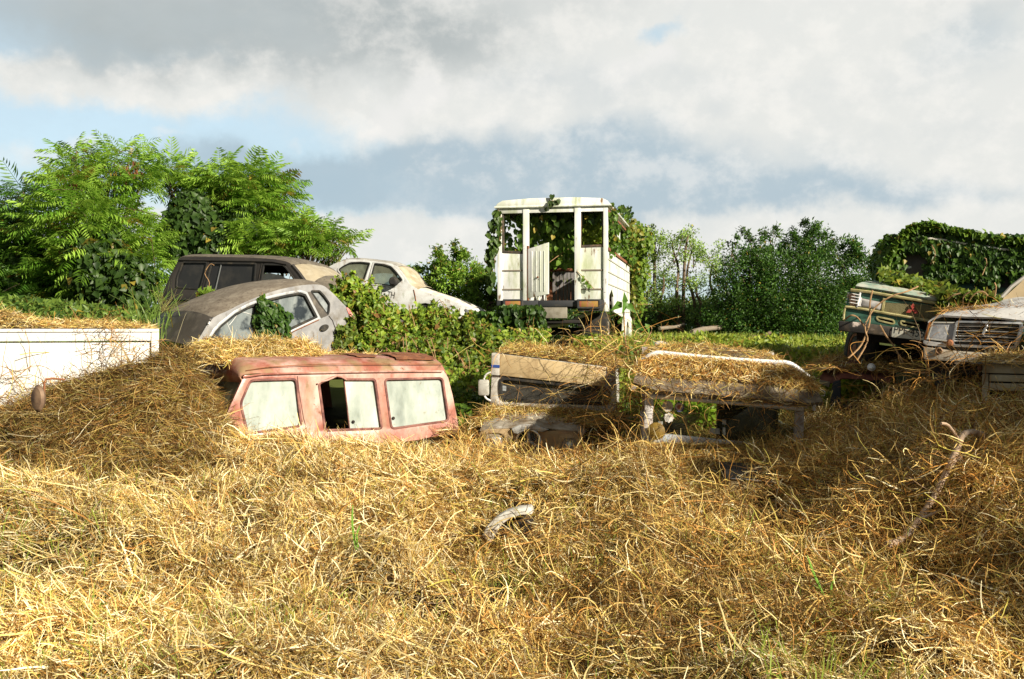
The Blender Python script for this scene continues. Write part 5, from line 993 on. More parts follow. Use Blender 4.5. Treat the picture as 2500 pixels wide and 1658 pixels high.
# ------------------------------------------------------------------ old white saloon in front of it
def old_saloon():
    q = lambda l: [(2240+x*.2488, 660+y*.2488) for x, y in l]
    f = plane(2260, 10.1, 2500, 9.74); t = thing('car', 'old white saloon with a wide chrome barred grille beside the green truck', 'car', f.w(.8, 0, -.5)); t.location.z = 1.2; ORG[t.name] = t.location.copy()
    wh = paint('peeling white paint', (.52, .52, .51), .5, 0, [((.36, .36, .36), 4, .42, .62), ((.30, .21, .14), 8, .60, .72)], .1, 50)
    xr = f.uv(2760, 800)[0]
    fe = f.pts(q([(105, 500), (150, 470), (240, 440), (500, 455), (760, 460), (1020, 490)]))+[(xr, f.uv(2700, 795)[1])]
    lowp = [(p[0], p[1]-.018) for p in fe]
    hi = f.pts(q([(200, 440), (260, 415), (420, 370), (700, 340), (900, 310), (1045, 290)]))+[(xr, f.uv(2700, 735)[1])]
    part('bonnet', MB().rings([[f.w(*p, .01) for p in lowp], [f.w(*p, .02) for p in fe], [f.w(a[0]*.6+b[0]*.4, max(a[1]*.45+b[1]*.55, a[1]+.02), -.12) for a, b in zip(fe, hi)], [f.w(b[0], b[1], -.55) for b in hi], [f.w(b[0]+.02, b[1]+.06, -1.1) for b in hi]], False, False), wh, t, 0, 50, solid=.015)
    part('fender', MB().rings([[f.w(p[0], p[1], n_) for p in f.pts(q([(108, 500), (80, 600), (62, 690), (66, 860)]))] for n_ in (-.02, -.5, -1.1)], False, False), wh, t, 0, 40, solid=.012)
    hl = f.pts(q([(150, 512), (375, 516), (348, 700), (95, 672)])); ho = part('headlight', MB().prism(f, rnd(off(hl, -.004), .02), (), -.06, -.004), paint('frosted lamp glass', (.40, .42, .45), .25, .2, [((.27, .27, .28), 10, .42, .62), ((.52, .53, .55), 26, .5, .66)], .05, 80, .6), t, .012)
    part('lamp_surround', MB().prism(f, off(hl, .008), [off(hl, -.006)], -.05, .006), paint('pale surround', (.38, .37, .33), .5), ho, .003)
    part('indicator', MB().prism(f, f.pts(q([(112, 505), (142, 512), (92, 680), (62, 680)])), (), -.12, -.0), paint('orange indicator', (.50, .17, .03), .35, 0, [((.28, .10, .03), 9, .5, .7)], 0, 30, .6), t, .01)
    gr = f.pts(q([(388, 508), (1018, 522), (955, 760), (345, 735)])); go = part('grille', MB().prism(f, rnd(off(gr, .014), .03), [rnd(off(gr, -.008), .03)], -.04, .016), M['chrome'], t, .004)
    part('grille_back', MB().prism(f, off(gr, .005), (), -.12, -.10), M['dark'], go)
    sl = MB()
    for i, yy in enumerate((.18, .38, .60, .82)):
        a = [gr[0][j]*(1-yy)+gr[3][j]*yy for j in (0, 1)]; b = [gr[1][j]*(1-yy)+gr[2][j]*yy for j in (0, 1)]; sl.tube([f.w(*a, -.01), f.w((a[0]+b[0])/2, (a[1]+b[1])/2+.006, -.002), f.w(*b, -.01)], .0075, 6)
    for yy in (.09, .28, .49, .71):
        a = [gr[0][j]*(1-yy)+gr[3][j]*yy for j in (0, 1)]; b = [gr[1][j]*(1-yy)+gr[2][j]*yy for j in (0, 1)]; sl.tube([f.w(*a, -.05), f.w(*b, -.05)], .004, 5)
    part('grille_bars', sl, M['chrome'], go)
    part('grille_divider', MB().tube([f.at(*p, .006) for p in q([(686, 514), (660, 590), (640, 632)])], .013, 7), M['chrome'], go)
    part('grille_end', MB().prism(f, f.pts(q([(1022, 520), (1045, 560), (990, 745), (945, 745)])), (), -.04, .03), M['chrome'], go, .008)
    part('front_panel', MB().prism(f, f.pts(q([(62, 690), (290, 718), (345, 735), (955, 762), (1800, 800), (1800, 1100), (62, 1000)])), (), -.2, -.015), M['dark'], t)
    bu = paint('cracked cream bumper', (.56, .52, .43), .6, 0, [((.32, .24, .15), 6, .5, .68)], .08, 50)
    part('valance', MB().prism(f, rnd(f.pts(q([(58, 688), (285, 718), (280, 756), (90, 735), (58, 722)]), .02), .008), (), -.02, .03), wh, t, .006)
    part('bumper', MB().prism(f, rnd(f.pts(q([(62, 752), (350, 790), (700, 815), (1300, 850), (1800, 870), (1800, 1000), (900, 925), (600, 905), (180, 880), (62, 872)]), .08), .015), (), -.04, .09), bu, t, .02)
    part('fog_lamp', MB().lathe(f.at(*q([(212, 790)])[0], .10), f.n, [(.034, -.03), (.036, .012), (.026, .02), (.02, .004), (.004, .002)], 16), paint('rusty lamp ring', (.22, .13, .07), .6), t); part('bumper_plug', MB().lathe(f.at(*q([(318, 712)])[0], .06), f.n, [(.03, -.03), (.034, .0), (.02, .015)], 12), M['rust'], t)
    # windscreen pillar leaning back, tan dusted glass right of it
    a = f.at(2439, 733, -1.0); b = f.at(2502, 676, -1.45)
    part('windscreen_pillar', MB().tube([a, a*.5+b*.5+Vector((-.01, 0, .015)), b, b+(b-a)*.6], .02, 7), paint('dark trim strip', (.20, .19, .17), .5), t)
    part('windscreen', MB().rings([[a+Vector((.015, 0, -.01)), a+Vector((1.3, 0, -.1))], [b+Vector((.015, 0, -.01)), b+Vector((1.25, 0, -.05))]], False, False), dusty_glass('tan dusted windscreen glass', (.30, .235, .14), .92, (.05, .05, .04), .25, [((.2, .15, .08), 6, .45, .7)], .3), t, 0, 0, solid=.006)
    part('wheel', MB().lathe(f.w(f.uv(2300, 900)[0]+.08, f.uv(2300, 905)[1], -.5), Vector((1, 0, 0)), [(.14, -.08), (.27, -.08), (.29, -.04), (.29, .04), (.26, .08), (.12, .06)], 24), M['black'], t)
    g = mound(f.w(f.uv(2295, 765)[0], f.uv(2295, 770)[1], -.04), f.w(xr, f.uv(2640, 785)[1], -.04), f.w(f.uv(2300, 765)[0], f.uv(2300, 762)[1]+.04, -.40), f.w(xr, f.uv(2640, 750)[1]+.05, -.5), .03, 24, 8, 11)
    straw_heap(g, 1500, 'rusty brown straw on the old white saloon bonnet', (3, 0, 4, 8, 1, 7, .5, 6), (.08, .3), lng=.05, base=(.2, .17, .13))
old_saloon()

def cream_box():
    f = plane(2397, 8.8, 2500, 8.63); t = thing('box_body', 'cream ribbed box body capped with straw at the right edge', 'truck body', f.w(.6, 0, -.5)); t.location.z = .5; ORG[t.name] = t.location.copy()
    cr = paint('stained cream ribbed wall', (.46, .41, .28), .7, 0, [((.30, .23, .13), 3, .42, .65), ((.20, .13, .07), 8, .58, .72, (1, 1, .4)), ((.52, .49, .38), 11, .55, .7)], .15, 40)
    x0 = f.uv(2398, 900)[0]; x1 = f.uv(2800, 900)[0]; tp = f.uv(2450, 886)[1]; y = lambda p: f.uv(2450, p)[1]
    m = MB()
    for a, b in ((886, 912), (915, 932), (936, 954)): m.box(f, x0+(.0 if a < 900 else .055), x1, y(b), y(a), -.05, 0)
    part('ribbed_wall', m, cr, t, .008); part('backing', MB().box(f, x0+.01, x1, y(1120), tp-.01, -.08, -.052), M['dark'], t)
    part('corner_post', MB().box(f, x0, x0+.05, y(1100), y(914), -.06, .004), cr, t, .008); part('lower_rail', MB().box(f, x0+.06, x1, y(1120), y(1060), -.05, -.0), cr, t, .008)
    part('side_wall', MB().box(f, x0+.002, x0+.03, y(1100), tp-.02, -1.6, -.085), cr, t); part('roof', MB().box(f, x0-.01, x1, tp-.006, tp+.02, -1.6, .015), cr, t, .006)
    part('bracket', MB().lathe(f.w(x0-.02, y(900), .0), f.n, [(.02, -.03), (.022, .01), (.01, .02)], 10), M['rust'], t)
    g = mound(f.w(x0-.08, tp-.01, .10), f.w(x1, tp+.0, .06), f.w(x0-.05, tp+.02, -1.1), f.w(x1, tp+.03, -1.1), .08, 22, 8, 13)
    straw_heap(g, 4200, 'orange straw heaped on the cream ribbed box body', (7, 3, 6, 3, 1, 8, 3, 4), (.08, .34), lng=.08)
cream_box()
# ------------------------------------------------------------------ vegetation
def lcol(n, lo, hi, yellow=0.0):
    a = np.array(lo); b = np.array(hi); c = a+(b-a)*RS.rand(n, 1); y = RS.rand(n) < yellow; c[y] = np.array([.30, .24, .04])*(.6+.7*RS.rand(y.sum(), 1)); return c
def ell(N, c, r, shell=.55):
    d = nrm(RS.randn(N, 3)); k = (1-shell*RS.rand(N)**1.4)[:, None]; return np.array(c)+d*np.array(r)*k, d
def wood(name_loc, limbs, parent, r0=.09):
    m = MB()
    for pts, r in limbs: m.tube(dense3(pts, 4), [r*(1-.7*i/(len(dense3(pts, 4))-1)) for i in range(len(dense3(pts, 4)))], 7)
    return part('trunk', m, M['bark'], parent, 0, 60)
def dense3(l, k=4):
    o = []; n = len(l); l = [Vector(p) for p in l]
    for i in range(n-1):
        p0, p1, p2, p3 = [l[max(0, min(n-1, j))] for j in (i-1, i, i+1, i+2)]
        for s in range(k): t = s/k; o.append(.5*(2*p1+(p2-p0)*t+(2*p0-5*p1+4*p2-p3)*t*t+(3*p1-p0-3*p2+p3)*t**3))
    o.append(l[-1]); return o
def crown_part(name, sets, parent, label=None):
    V, F, C = join(*sets); V = V-np.array(ORG[parent.name])[None]; return link(name, np_mesh(name, V, F, C), M['leaf'], parent, label, org=ORG[parent.name])
def jit(v, s): return Vector(v)+Vector(RS.randn(3)*s)

def feathery_tree(label, bpx, Y, clumps, nf, lo=(.09, .22, .015), hi=(.36, .56, .08), size=(.24, .60), pods=0, vines=()):
    base = P(bpx, 800, Y); base.z = gz(base.x, Y)-.1; t = thing('feathery_tree', label, 'tree', base, 'feathery trees at the left')
    limbs, sets = [], []; tops = [Vector(P(px, py, Y+dy)) for px, py, r, dy in clumps]
    tot = sum(r*r for _, _, r, _ in clumps)
    for (px, py, r, dy), c in zip(clumps, tops):
        R = r/FL*Y; fork = base.lerp(c, .35)+Vector((0, 0, .25)); limbs.append(([jit(base, .08), jit(fork, .12), jit(base.lerp(c, .7)+Vector((0, 0, .18)), .10), c], .055))
        for _ in range(3): limbs.append(([jit(base.lerp(c, .75), .06), jit(c, R*.4), jit(c, R*.8)], .018))
        N = int(nf*r*r/tot); p, d = ell(N, c, (R, R*1.1, R*.9), .95); o = nrm(d*np.array([1, 1, .35])+RS.randn(N, 3)*.35+np.array([0, 0, .42]))
        sets.append(frond_set(p, o, size[0]+(size[1]-size[0])*RS.rand(N), lcol(N, lo, hi, .03)))
    wood('trunk', limbs, t); crown_part('crown', sets, t)
    if pods:
        for _ in range(pods):
            ps = []
            c = tops[RS.randint(len(tops))]; N = 26; p = np.array(c.lerp(base+Vector((0, 0, 1.4)), .25))+RS.randn(1, 3)*.25+RS.randn(N, 3)*np.array([.09, .09, .12]); ps.append(leaves(p, np.array([[0, 0, -1.]])+RS.randn(N, 3)*.15, RS.randn(N, 3), .12+.09*RS.rand(N), np.array([.22, .085, .035])*(.6+.9*RS.rand(N, 1)), .22))
            crown_part('seed_pod_cluster', ps, t)
    if vines:
        vs = []
        for px, py, r, n in vines:
            c = P(px, py, Y-.5); R = r/FL*Y; p, d = ell(n, c, (R, R, R*1.25), .35); vs.append(leaves(p, np.array([[0, 0, -.9]])+RS.randn(n, 3)*.5, d+np.array([0, -.3, .35]), .10+.09*RS.rand(n), lcol(n, (.020, .050, .010), (.065, .125, .022), .02)))
        crown_part('climbing_vines', vs, t)
    return t
feathery_tree('tallest feathery tree with rusty hanging pods above the cargo box', 205, 19.5,
    [(182, 385, 28, 0), (200, 425, 44, .2), (165, 450, 40, -.4), (290, 405, 38, .4), (330, 400, 34, .5), (265, 470, 50, .2), (345, 450, 34, .2), (200, 520, 62, -.6), (290, 540, 62, 0), (350, 590, 50, .3), (120, 545, 50, -.2), (230, 610, 70, -.4), (330, 660, 60, 0), (150, 630, 62, 0), (250, 700, 60, 0)], 1500, pods=16, vines=((240, 640, 80, 1100), (320, 690, 60, 700)))
feathery_tree('low feathery tree at the left edge with dense dark lower branches', 40, 20.5,
    [(20, 530, 56, 0), (66, 478, 32, -.3), (-50, 560, 70, 0), (80, 590, 60, -.4), (10, 640, 70, -.6), (100, 680, 60, -.7), (-60, 690, 80, 0), (170, 720, 60, -.9), (50, 740, 60, -.9)], 1500, (.05, .14, .015), (.18, .36, .05), pods=6, vines=((60, 690, 90, 1300), (150, 740, 70, 900)))
feathery_tree('feathery tree with arching sprays over the charcoal van roof', 520, 21.0,
    [(405, 425, 30, 0), (450, 440, 32, .3), (490, 465, 30, .3), (545, 440, 36, 0), (600, 445, 40, -.3), (655, 445, 34, 0), (692, 480, 30, .2), (625, 510, 50, -.2), (545, 510, 46, .2), (690, 560, 34, 0), (620, 590, 56, -.5), (560, 605, 50, .3)], 1500, pods=5, vines=((470, 540, 62, 2600), (440, 590, 55, 1800), (520, 580, 62, 2000), (590, 560, 45, 900)))
feathery_tree('small feathery tree leaning right over the white saloon', 700, 20.2,
    [(740, 575, 36, 0), (785, 575, 32, 0), (822, 590, 26, 0), (770, 605, 30, -.2), (700, 605, 40, 0), (845, 605, 12, 0)], 330, pods=7)

def leafy_tree(name, label, cat, bpx, Y, clumps, n, lo, hi, size=(.07, .13), shell=.6, yellow=.02, trunks=3, group=None, spread=.5, tr=.05, droop=0.0):
    base = P(bpx, 800, Y); base.z = gz(base.x, Y)-.1; t = thing(name, label, cat, base, group); sets, limbs = [], []
    tot = sum(r[2]*r[2] for r in clumps); bs = [base+Vector(((i-(trunks-1)/2)*spread, RS.randn()*.2, 0)) for i in range(trunks)]
    for i, (px, py, r, dy) in enumerate(clumps):
        c = P(px, py, Y+dy); R = r/FL*Y; b = min(bs, key=lambda q: abs(q.x-c.x)+RS.rand()*.3)
        limbs.append(([b, jit(b.lerp(c, .4)+Vector((0, 0, .2)), .08), jit(b.lerp(c, .75), .1), c], tr))
        N = int(n*r*r/tot); sub = max(4, int(N/70)); cs, cd = ell(sub, c, (R, R, R*.95), shell); cs = np.array(cs)
        for _ in range(2): limbs.append(([b.lerp(c, .8), jit(c, R*.5)], .016))
        k = RS.randint(sub, size=N); p = cs[k]+RS.randn(N, 3)*R*.17; d = cd[k]+RS.randn(N, 3)*.6+np.array([0, 0, -droop]); tone = (.5+.9*RS.rand(sub))[k][:, None]
        sets.append(leaves(p, d, RS.randn(N, 3)*.6+np.array([.2, -.3, .9]), size[0]+(size[1]-size[0])*RS.rand(N), lcol(N, lo, hi, yellow)*tone, .5))
    wood('trunk', limbs, t); crown_part('crown', sets, t); return t
leafy_tree('bushy_tree', 'bright green bushy tree between the white saloon and the bus', 'tree', 1130, 25, [(1100, 640, 44, 0), (1085, 680, 48, -.3), (1140, 680, 50, 0), (1040, 670, 34, 0), (1180, 700, 44, .3), (1210, 740, 40, .3), (1130, 740, 54, -.3), (1060, 730, 44, 0), (1200, 690, 24, 0), (1120, 612, 20, 0), (1010, 655, 18, 0)], 11000, (.07, .16, .015), (.24, .38, .05), yellow=.05)
leafy_tree('airy_tree', 'airy light green tree with thin trunks right of the bus', 'tree', 1660, 25.5, [(1640, 600, 50, 0), (1590, 620, 48, 0), (1690, 610, 52, .2), (1740, 640, 46, 0), (1620, 670, 62, -.2), (1700, 690, 58, 0), (1760, 690, 34, 0), (1570, 700, 44, 0), (1640, 740, 58, -.2), (1580, 770, 46, 0), (1720, 760, 46, 0), (1620, 800, 34, 0), (1680, 575, 26, 0), (1600, 575, 26, 0)], 8500, (.15, .26, .05), (.34, .48, .12), (.05, .09), .95, trunks=5, spread=.45, tr=.06)
leafy_tree('round_tree', 'large dark green round tree at the clearing edge', 'tree', 1900, 23.5, [(1850, 655, 52, 0), (1830, 690, 80, -.4), (1920, 700, 95, -.6), (2000, 690, 80, -.4), (1960, 620, 56, 0), (1990, 600, 46, 0), (1800, 760, 74, -.5), (1890, 780, 84, -.7), (1990, 770, 90, -.6), (1840, 610, 30, 0), (1780, 720, 44, 0), (2060, 730, 66, -.2), (1965, 572, 36, .2), (1925, 595, 30, 0), (1850, 810, 60, -.6), (1950, 815, 60, -.6), (1760, 800, 40, -.4)], 48000, (.020, .070, .010), (.085, .18, .025), (.05, .09), .5, yellow=.01, trunks=4, spread=.5)
leafy_tree('round_tree', 'dark green tree spreading behind the green truck cab', 'tree', 2120, 25, [(2055, 625, 46, 0), (2090, 670, 60, 0), (2140, 690, 66, 0), (2070, 760, 70, -.3), (2160, 760, 80, -.2), (2220, 690, 60, .3), (2250, 760, 70, 0), (2080, 605, 26, 0)], 15000, (.022, .075, .012), (.10, .20, .03), (.06, .11), .5, trunks=3)
leafy_tree('thin_tree', 'thin wispy sapling showing over the dark round tree', 'tree', 1850, 27, [(1830, 585, 34, 0), (1880, 580, 36, 0), (1790, 600, 24, 0), (1990, 575, 22, 0), (1850, 640, 40, 0)], 900, (.05, .10, .03), (.10, .18, .05), (.08, .13), .95)
# distant scrub closing the horizon
def scrub(label, pxs, Y, h, lo, hi, n, seed):
    X = (pxs[0]+(pxs[1]-pxs[0])*RS.rand(n)-CX)/FL*Y; Yv = Y+RS.randn(n)*1.2; top = h*(.45+.9*fbm(X*.35+seed, X*0+seed, seed)); z = ground(X, Yv, False)+top*RS.rand(n)**.7
    V, F, C = leaves(np.stack([X, Yv, z], 1), RS.randn(n, 3), RS.randn(n, 3)*.7+np.array([0, -.3, .7]), .07+.08*RS.rand(n), lcol(n, lo, hi, .02), .5)
    o = link('scrub', np_mesh('scrub', V, F, C), M['leaf'], kind='stuff'); tag(o, label, 'scrub')
scrub('dense green scrub closing the view behind the feathery trees', (-500, 1000), 27, 1.4, (.05, .12, .015), (.16, .28, .04), 26000, 3)
scrub('distant green thicket behind the bus and the round trees', (1000, 2900), 29, 1.3, (.04, .10, .015), (.12, .21, .04), 26000, 5)
scrub('low undergrowth below the feathery trees behind the cargo box', (-300, 460), 17.5, .62, (.03, .08, .012), (.20, .30, .05), 11000, 8)
scrub('shaded thicket directly under the trees right of the bus', (1050, 2250), 27, .95, (.025, .07, .012), (.08, .15, .025), 24000, 11)

# vine-smothered heap between the hatchback and the bus
def vine_heap():
    cols = np.array([830, 870, 920, 970, 1020, 1080, 1140, 1200, 1260, 1330.]); rows = np.linspace(0, 1, 9)
    topz = [(722, 15.6), (714, 15.6), (752, 15.8), (772, 16.0), (788, 16.2), (800, 16.4), (805, 16.6), (812, 16.8), (815, 17), (835, 17)]; g = np.zeros((46, 20, 3))
    us = np.linspace(830, 1330, 46)
    for i, px in enumerate(us):
        py = np.interp(px, cols, [a for a, _ in topz]); yt = np.interp(px, cols, [b for _, b in topz]); bot = np.interp(px, [830, 960, 1100, 1200, 1330], [1.3, .8, .62, .62, .8]); yb = np.interp(px, [830, 950, 1090, 1330], [15.0, 14.2, 12.7, 12.7])
        zt = CH+(HZ-py)/FL*yt
        for j in range(20):
            s = j/19; Yv = yt+(yb-yt)*s; z = zt+(bot-zt)*(s**1.25); X = (px-CX)/FL*Yv; lump = ((fbm(np.array([X*1.6]), np.array([(Yv+zt)*1.6]), 31)[0]-.5)*.9+(fbm(np.array([X*4.2]), np.array([Yv*4+z*4]), 37)[0]-.5)*.34)*min(1, (j+.8)/2); g[i, j] = (X, Yv, z+lump)
    N = 42000; p, n = gpatch(g, N); p = p+n*(RS.rand(N, 1)**2)*.26; hi = fbm(p[:, 0]*1.1+4, p[:, 2]*1.6, 12, 3)
    d = np.array([[.1, -.6, -.55]])+RS.randn(N, 3)*.8; nn = n*.5+RS.randn(N, 3)*.7+np.array([.3, -.5, .6]); C = lcol(N, (.05, .12, .010), (.34, .46, .05), .06); C = C*(.4+1.2*hi)[:, None]
    dry = (RS.rand(N) < .06)[:, None]; C = np.where(dry, np.array([[.24, .13, .04]]), C)
    V, F, Cc = hearts(p, d, nn, .035+.055*RS.rand(N)**1.5, C, .9)
    gq = gquads(g, (.03, .045, .012)); k = len(V); F4 = np.concatenate([gq[1][:, [0, 1, 2]], gq[1][:, [0, 2, 3]]]); V, F, Cc = join((V, F, Cc), (gq[0]-np.array([[0, 0, .06]]), F4, gq[2]))
    o = link('vine_cover', np_mesh('vine_cover', V, F, Cc), M['leaf'], kind='stuff'); tag(o, 'bright green vines smothering the heap between the hatchback and the bus', 'vines')
    m = MB()
    for _ in range(60):
        i = RS.randint(2, 40); j = RS.randint(1, 15); m.tube(dense3([Vector(g[i, j])+Vector((0, 0, .05)), jit(g[min(i+2, 45), j+1], .12)+Vector((0, -.1, .16)), jit(g[min(i+4, 45), min(j+3, 19)], .1)+Vector((0, -.05, .05))], 3), .006, 4)
    tag(part('vine_stem', m, M['stem'], None, 0, 0, kind='stuff'), 'dry looping stems among the vine covered heap', 'stems')
vine_heap()

def vine(name, label, sets, stems=(), r=.006, loc=None):
    V = np.concatenate([s[0] for s in sets]); c = Vector(V.mean(0)); c.z = float(V[:, 2].min()); t = thing(name, label, 'vine', loc or c); crown_part('foliage', sets, t)
    if stems:
        m = MB()
        for s in stems: m.tube(dense3(s, 3), r, 5)
        part('stem', m, M['stem'], t, 0, 60)
    return t
def strand(pts, n, sz, spread=.05, lo=(.05, .115, .012), hi=(.15, .26, .03), face=(0, -1, .3)):
    pts = dense3(pts, 8); a = np.array(pts); i = RS.rand(n)*(len(a)-1); k = np.minimum(i.astype(int), len(a)-2); p = a[k]+(a[k+1]-a[k])*(i-k)[:, None]+RS.randn(n, 3)*spread
    return hearts(p, np.array([[0, -.1, -1.]])+RS.randn(n, 3)*.4, np.array([face])+RS.randn(n, 3)*.5, sz*(.7+.6*RS.rand(n)), lcol(n, lo, hi, .02), .95)
def patchleaf(fr, px0, py0, px1, py1, n, sz, depth=(.02, .25), lo=(.05, .115, .012), hi=(.16, .28, .03), den=None, yellow=.02):
    px = px0+(px1-px0)*RS.rand(n); py = py0+(py1-py0)*RS.rand(n)
    if den is not None: k = RS.rand(n) < den(px, py); px, py = px[k], py[k]; n = len(px)
    nn = depth[0]+(depth[1]-depth[0])*RS.rand(n); p = np.array([list(fr.at(a, b, c)) for a, b, c in zip(px, py, nn)])
    return hearts(p, np.array([[0, -.1, -1.]])+RS.randn(n, 3)*.45, np.array([list(fr.n+Vector((0, 0, .45)))])+RS.randn(n, 3)*.45, sz*(.65+.7*RS.rand(n)), lcol(n, lo, hi, yellow), .9)
Q3 = lambda x, y: (1100+x*.287, 450+y*.287)
def bus_vines():
    B = lambda x, y, n=.06: BF.at(*Q3(x, y), n)
    left = [[B(408, 215), B(390, 300), B(372, 400), B(355, 520), B(350, 640), B(355, 760), B(360, 850)], [B(415, 230), B(432, 300), B(425, 420), B(405, 520), B(380, 600), B(375, 720), B(380, 800)], [B(400, 480), B(370, 560), B(345, 620)]]
    vine('climbing_vine', 'leafy vine strands hanging down the left corner of the bus', [strand([p+BF.u*-.05 for p in s], 75, .10, .028, (.03, .07, .012), (.10, .17, .03)) for s in left], left)
    ins = [patchleaf(BF, 1222, 515, 1282, 615, 260, .10, (-.9, -.1), den=lambda x, y: np.abs((x-1250)/34)**1.5+.25), patchleaf(BF, 1288, 520, 1405, 610, 420, .115, (-1.4, -.15), den=lambda x, y: .25+.75*(fbm(x/30, y/30, 3) > .48)), patchleaf(BF, 1345, 575, 1402, 650, 110, .10, (-.8, -.1)), patchleaf(BF, 1418, 545, 1474, 602, 420, .085, (-1.6, -.15), (.10, .17, .01), (.26, .34, .03)), patchleaf(BF, 1290, 560, 1480, 690, 900, .10, (-5.6, -4.6), (.10, .17, .01), (.24, .33, .03))]
    st = [[B(660, 330, -.4), B(800, 300, -.5), B(920, 420, -.4), B(1000, 520, -.3)], [B(840, 665, .05), B(900, 620, -.1), B(1010, 545, -.3)], [B(1075, 740, .05), B(1150, 810, .06), B(1220, 890, .05)]]
    vine('climbing_vine', 'vines grown through the inside and windows of the white bus', ins+[strand(st[2], 7, .07, .02)], st)
    G = lambda u, z, n=.08: BG.w(u, z, n)
    rs = [[G(.08, 3.9), G(.2, 3.6), G(.35, 3.3), G(.4, 3.15)], [G(3.9, 4.0), G(4.4, 3.7), G(4.9, 3.2), G(5.0, 2.7), G(4.9, 2.2)], [G(4.6, 3.9), G(5.1, 3.4), G(5.2, 2.8), G(5.2, 2.2), G(5.1, 1.8)], [G(3.2, 3.8), G(3.6, 3.4), G(4.0, 3.2)]]
    pk = []
    for c, rr, n in ((G(5.0, 3.7, .25), (.30, .5, .42), 900), (G(5.1, 3.0, .2), (.25, .4, .5), 700), (G(5.2, 2.4, .15), (.2, .4, .45), 420)):
        p, d = ell(n, c, rr, .7); pk.append(leaves(p, np.array([[0, 0, -1.]])+RS.randn(n, 3)*.6, d+np.array([.4, -.6, .5]), .06+.07*RS.rand(n), lcol(n, (.07, .14, .012), (.20, .30, .03), .06), .8))
    vine('climbing_vine', 'sunlit vine cascading over the far right side of the bus', pk+[strand(rs[0], 130, .075, .06), strand(rs[1], 240, .09, .08, (.12, .13, .015), (.28, .28, .04)), strand(rs[2], 180, .09, .1), strand(rs[3], 130, .08, .08)], rs)
    cur = [patchleaf(Fr(BG.o-BG.n*.1, BG.u, BG.v), 1478, 500, 1545, 650, 700, .10, (-.25, .05), (.02, .05, .01), (.10, .17, .02)), patchleaf(BF, 1288, 512, 1406, 560, 260, .11, (-.6, -.12), (.03, .07, .012), (.12, .20, .03)), patchleaf(BF, 1414, 515, 1474, 545, 90, .10, (-.6, -.12), (.03, .07, .012), (.12, .2, .03))]
    vine('climbing_vine', 'vine curtain inside the right window opening of the bus', cur)
    low = [patchleaf(BF, 1215, 745, 1330, 860, 1900, .095, (.0, .5), (.02, .05, .010), (.075, .15, .02), den=lambda x, y: np.clip((1335-x)/40+(y-750)/200, 0, 1)), patchleaf(BF, 1150, 760, 1225, 860, 900, .095, (.0, .5), (.03, .08, .010), (.10, .20, .02))]
    vine('climbing_vine', 'dark vine curtain hanging below the left bumper of the bus', low)
    tw = [[B(830, 185), B(838, 150), B(850, 118), B(856, 100)], [B(838, 150), B(870, 140), B(905, 152)]]; vine('climbing_vine', 'small vine sprig standing on the bus roof edge', [strand(s, 8, .09, .03, (.03, .06, .015), (.10, .15, .03)) for s in tw], tw)
bus_vines()
def hatch_vines():
    H = lambda x, y, n=.05: HB.at(*Q6([(x, y)])[0], n); ps = []
    for x, y, rx, rz, n in ((1160, 640, .10, .10, 130), (1180, 760, .18, .18, 360), (1260, 700, .14, .12, 230), (1220, 880, .24, .22, 620), (1320, 900, .15, .22, 380), (1180, 980, .17, .2, 380), (1310, 1030, .14, .14, 260), (1400, 760, .06, .08, 50)):
        n = int(n*1.9); c = H(x, y, .06); p, d = ell(n, c, (rx, .14, rz), .5); ps.append(hearts(p, np.array([[0, 0, -1.]])+RS.randn(n, 3)*.5, d+np.array(list(HB.n))*1.0+np.array([0, 0, .4]), .045+.04*RS.rand(n), lcol(n, (.018, .055, .010), (.075, .15, .022), .01), .9))
    vine('climbing_vine', 'dark leafy vine growing out of the grey hatchback window', ps+[strand([H(1140, 520), H(1135, 560), H(1150, 640)], 26, .06, .03)], [[H(1140, 500), H(1135, 580), H(1170, 700), H(1210, 860)]])
    ps = []
    for x, y, r, n in ((2010, 920, .09, 120), (2010, 1000, .16, 330), (2060, 990, .12, 180), (1990, 1060, .14, 200)):
        c = H(x, y, .08); p, d = ell(n, c, (r, .12, r), .6); ps.append(leaves(p, RS.randn(n, 3)*.7+np.array([0, 0, .2]), d+np.array(list(HB.n))+np.array([0, 0, .4]), .045+.045*RS.rand(n), lcol(n, (.06, .10, .012), (.16, .22, .03), .05), .7))
    vine('shrub', 'little shrub growing at the rear wheel of the grey hatchback', ps)
    c = H(540, 540, -1.6); p, d = ell(140, c, (.14, .1, .10), .6); st = [[c, c+Vector((.05, 0, .2)), c+Vector((-.02, 0, .34)), c+Vector((.06, 0, .48)), c+Vector((.12, 0, .46))]]
    vine('weed', 'bright weed with a curled dry tip behind the hatchback roof', [leaves(p, RS.randn(140, 3)*.6+np.array([0, 0, .5]), RS.randn(140, 3)+np.array([0, -.4, .8]), .06+.05*RS.rand(140), lcol(140, (.12, .22, .02), (.30, .42, .08), .05))], st)
hatch_vines()
def cab_vines():
    n = 900; c = [P(2058, 945, 12.0), P(2115, 950, 11.9), P(2075, 990, 12.1), P(2122, 985, 11.9)]; k = RS.randint(4, size=n); p = np.array([list(q) for q in c])[k]+RS.randn(n, 3)*np.array([.10, .2, .13])
    vine('climbing_vine', 'yellow green vine seen through the empty window of the rusted cab', [hearts(p, np.array([[0, 0, -1.]])+RS.randn(n, 3)*.5, RS.randn(n, 3)*.5+np.array([.4, -.8, .4]), .04+.04*RS.rand(n), lcol(n, (.16, .24, .02), (.34, .40, .04), .05))])
cab_vines()
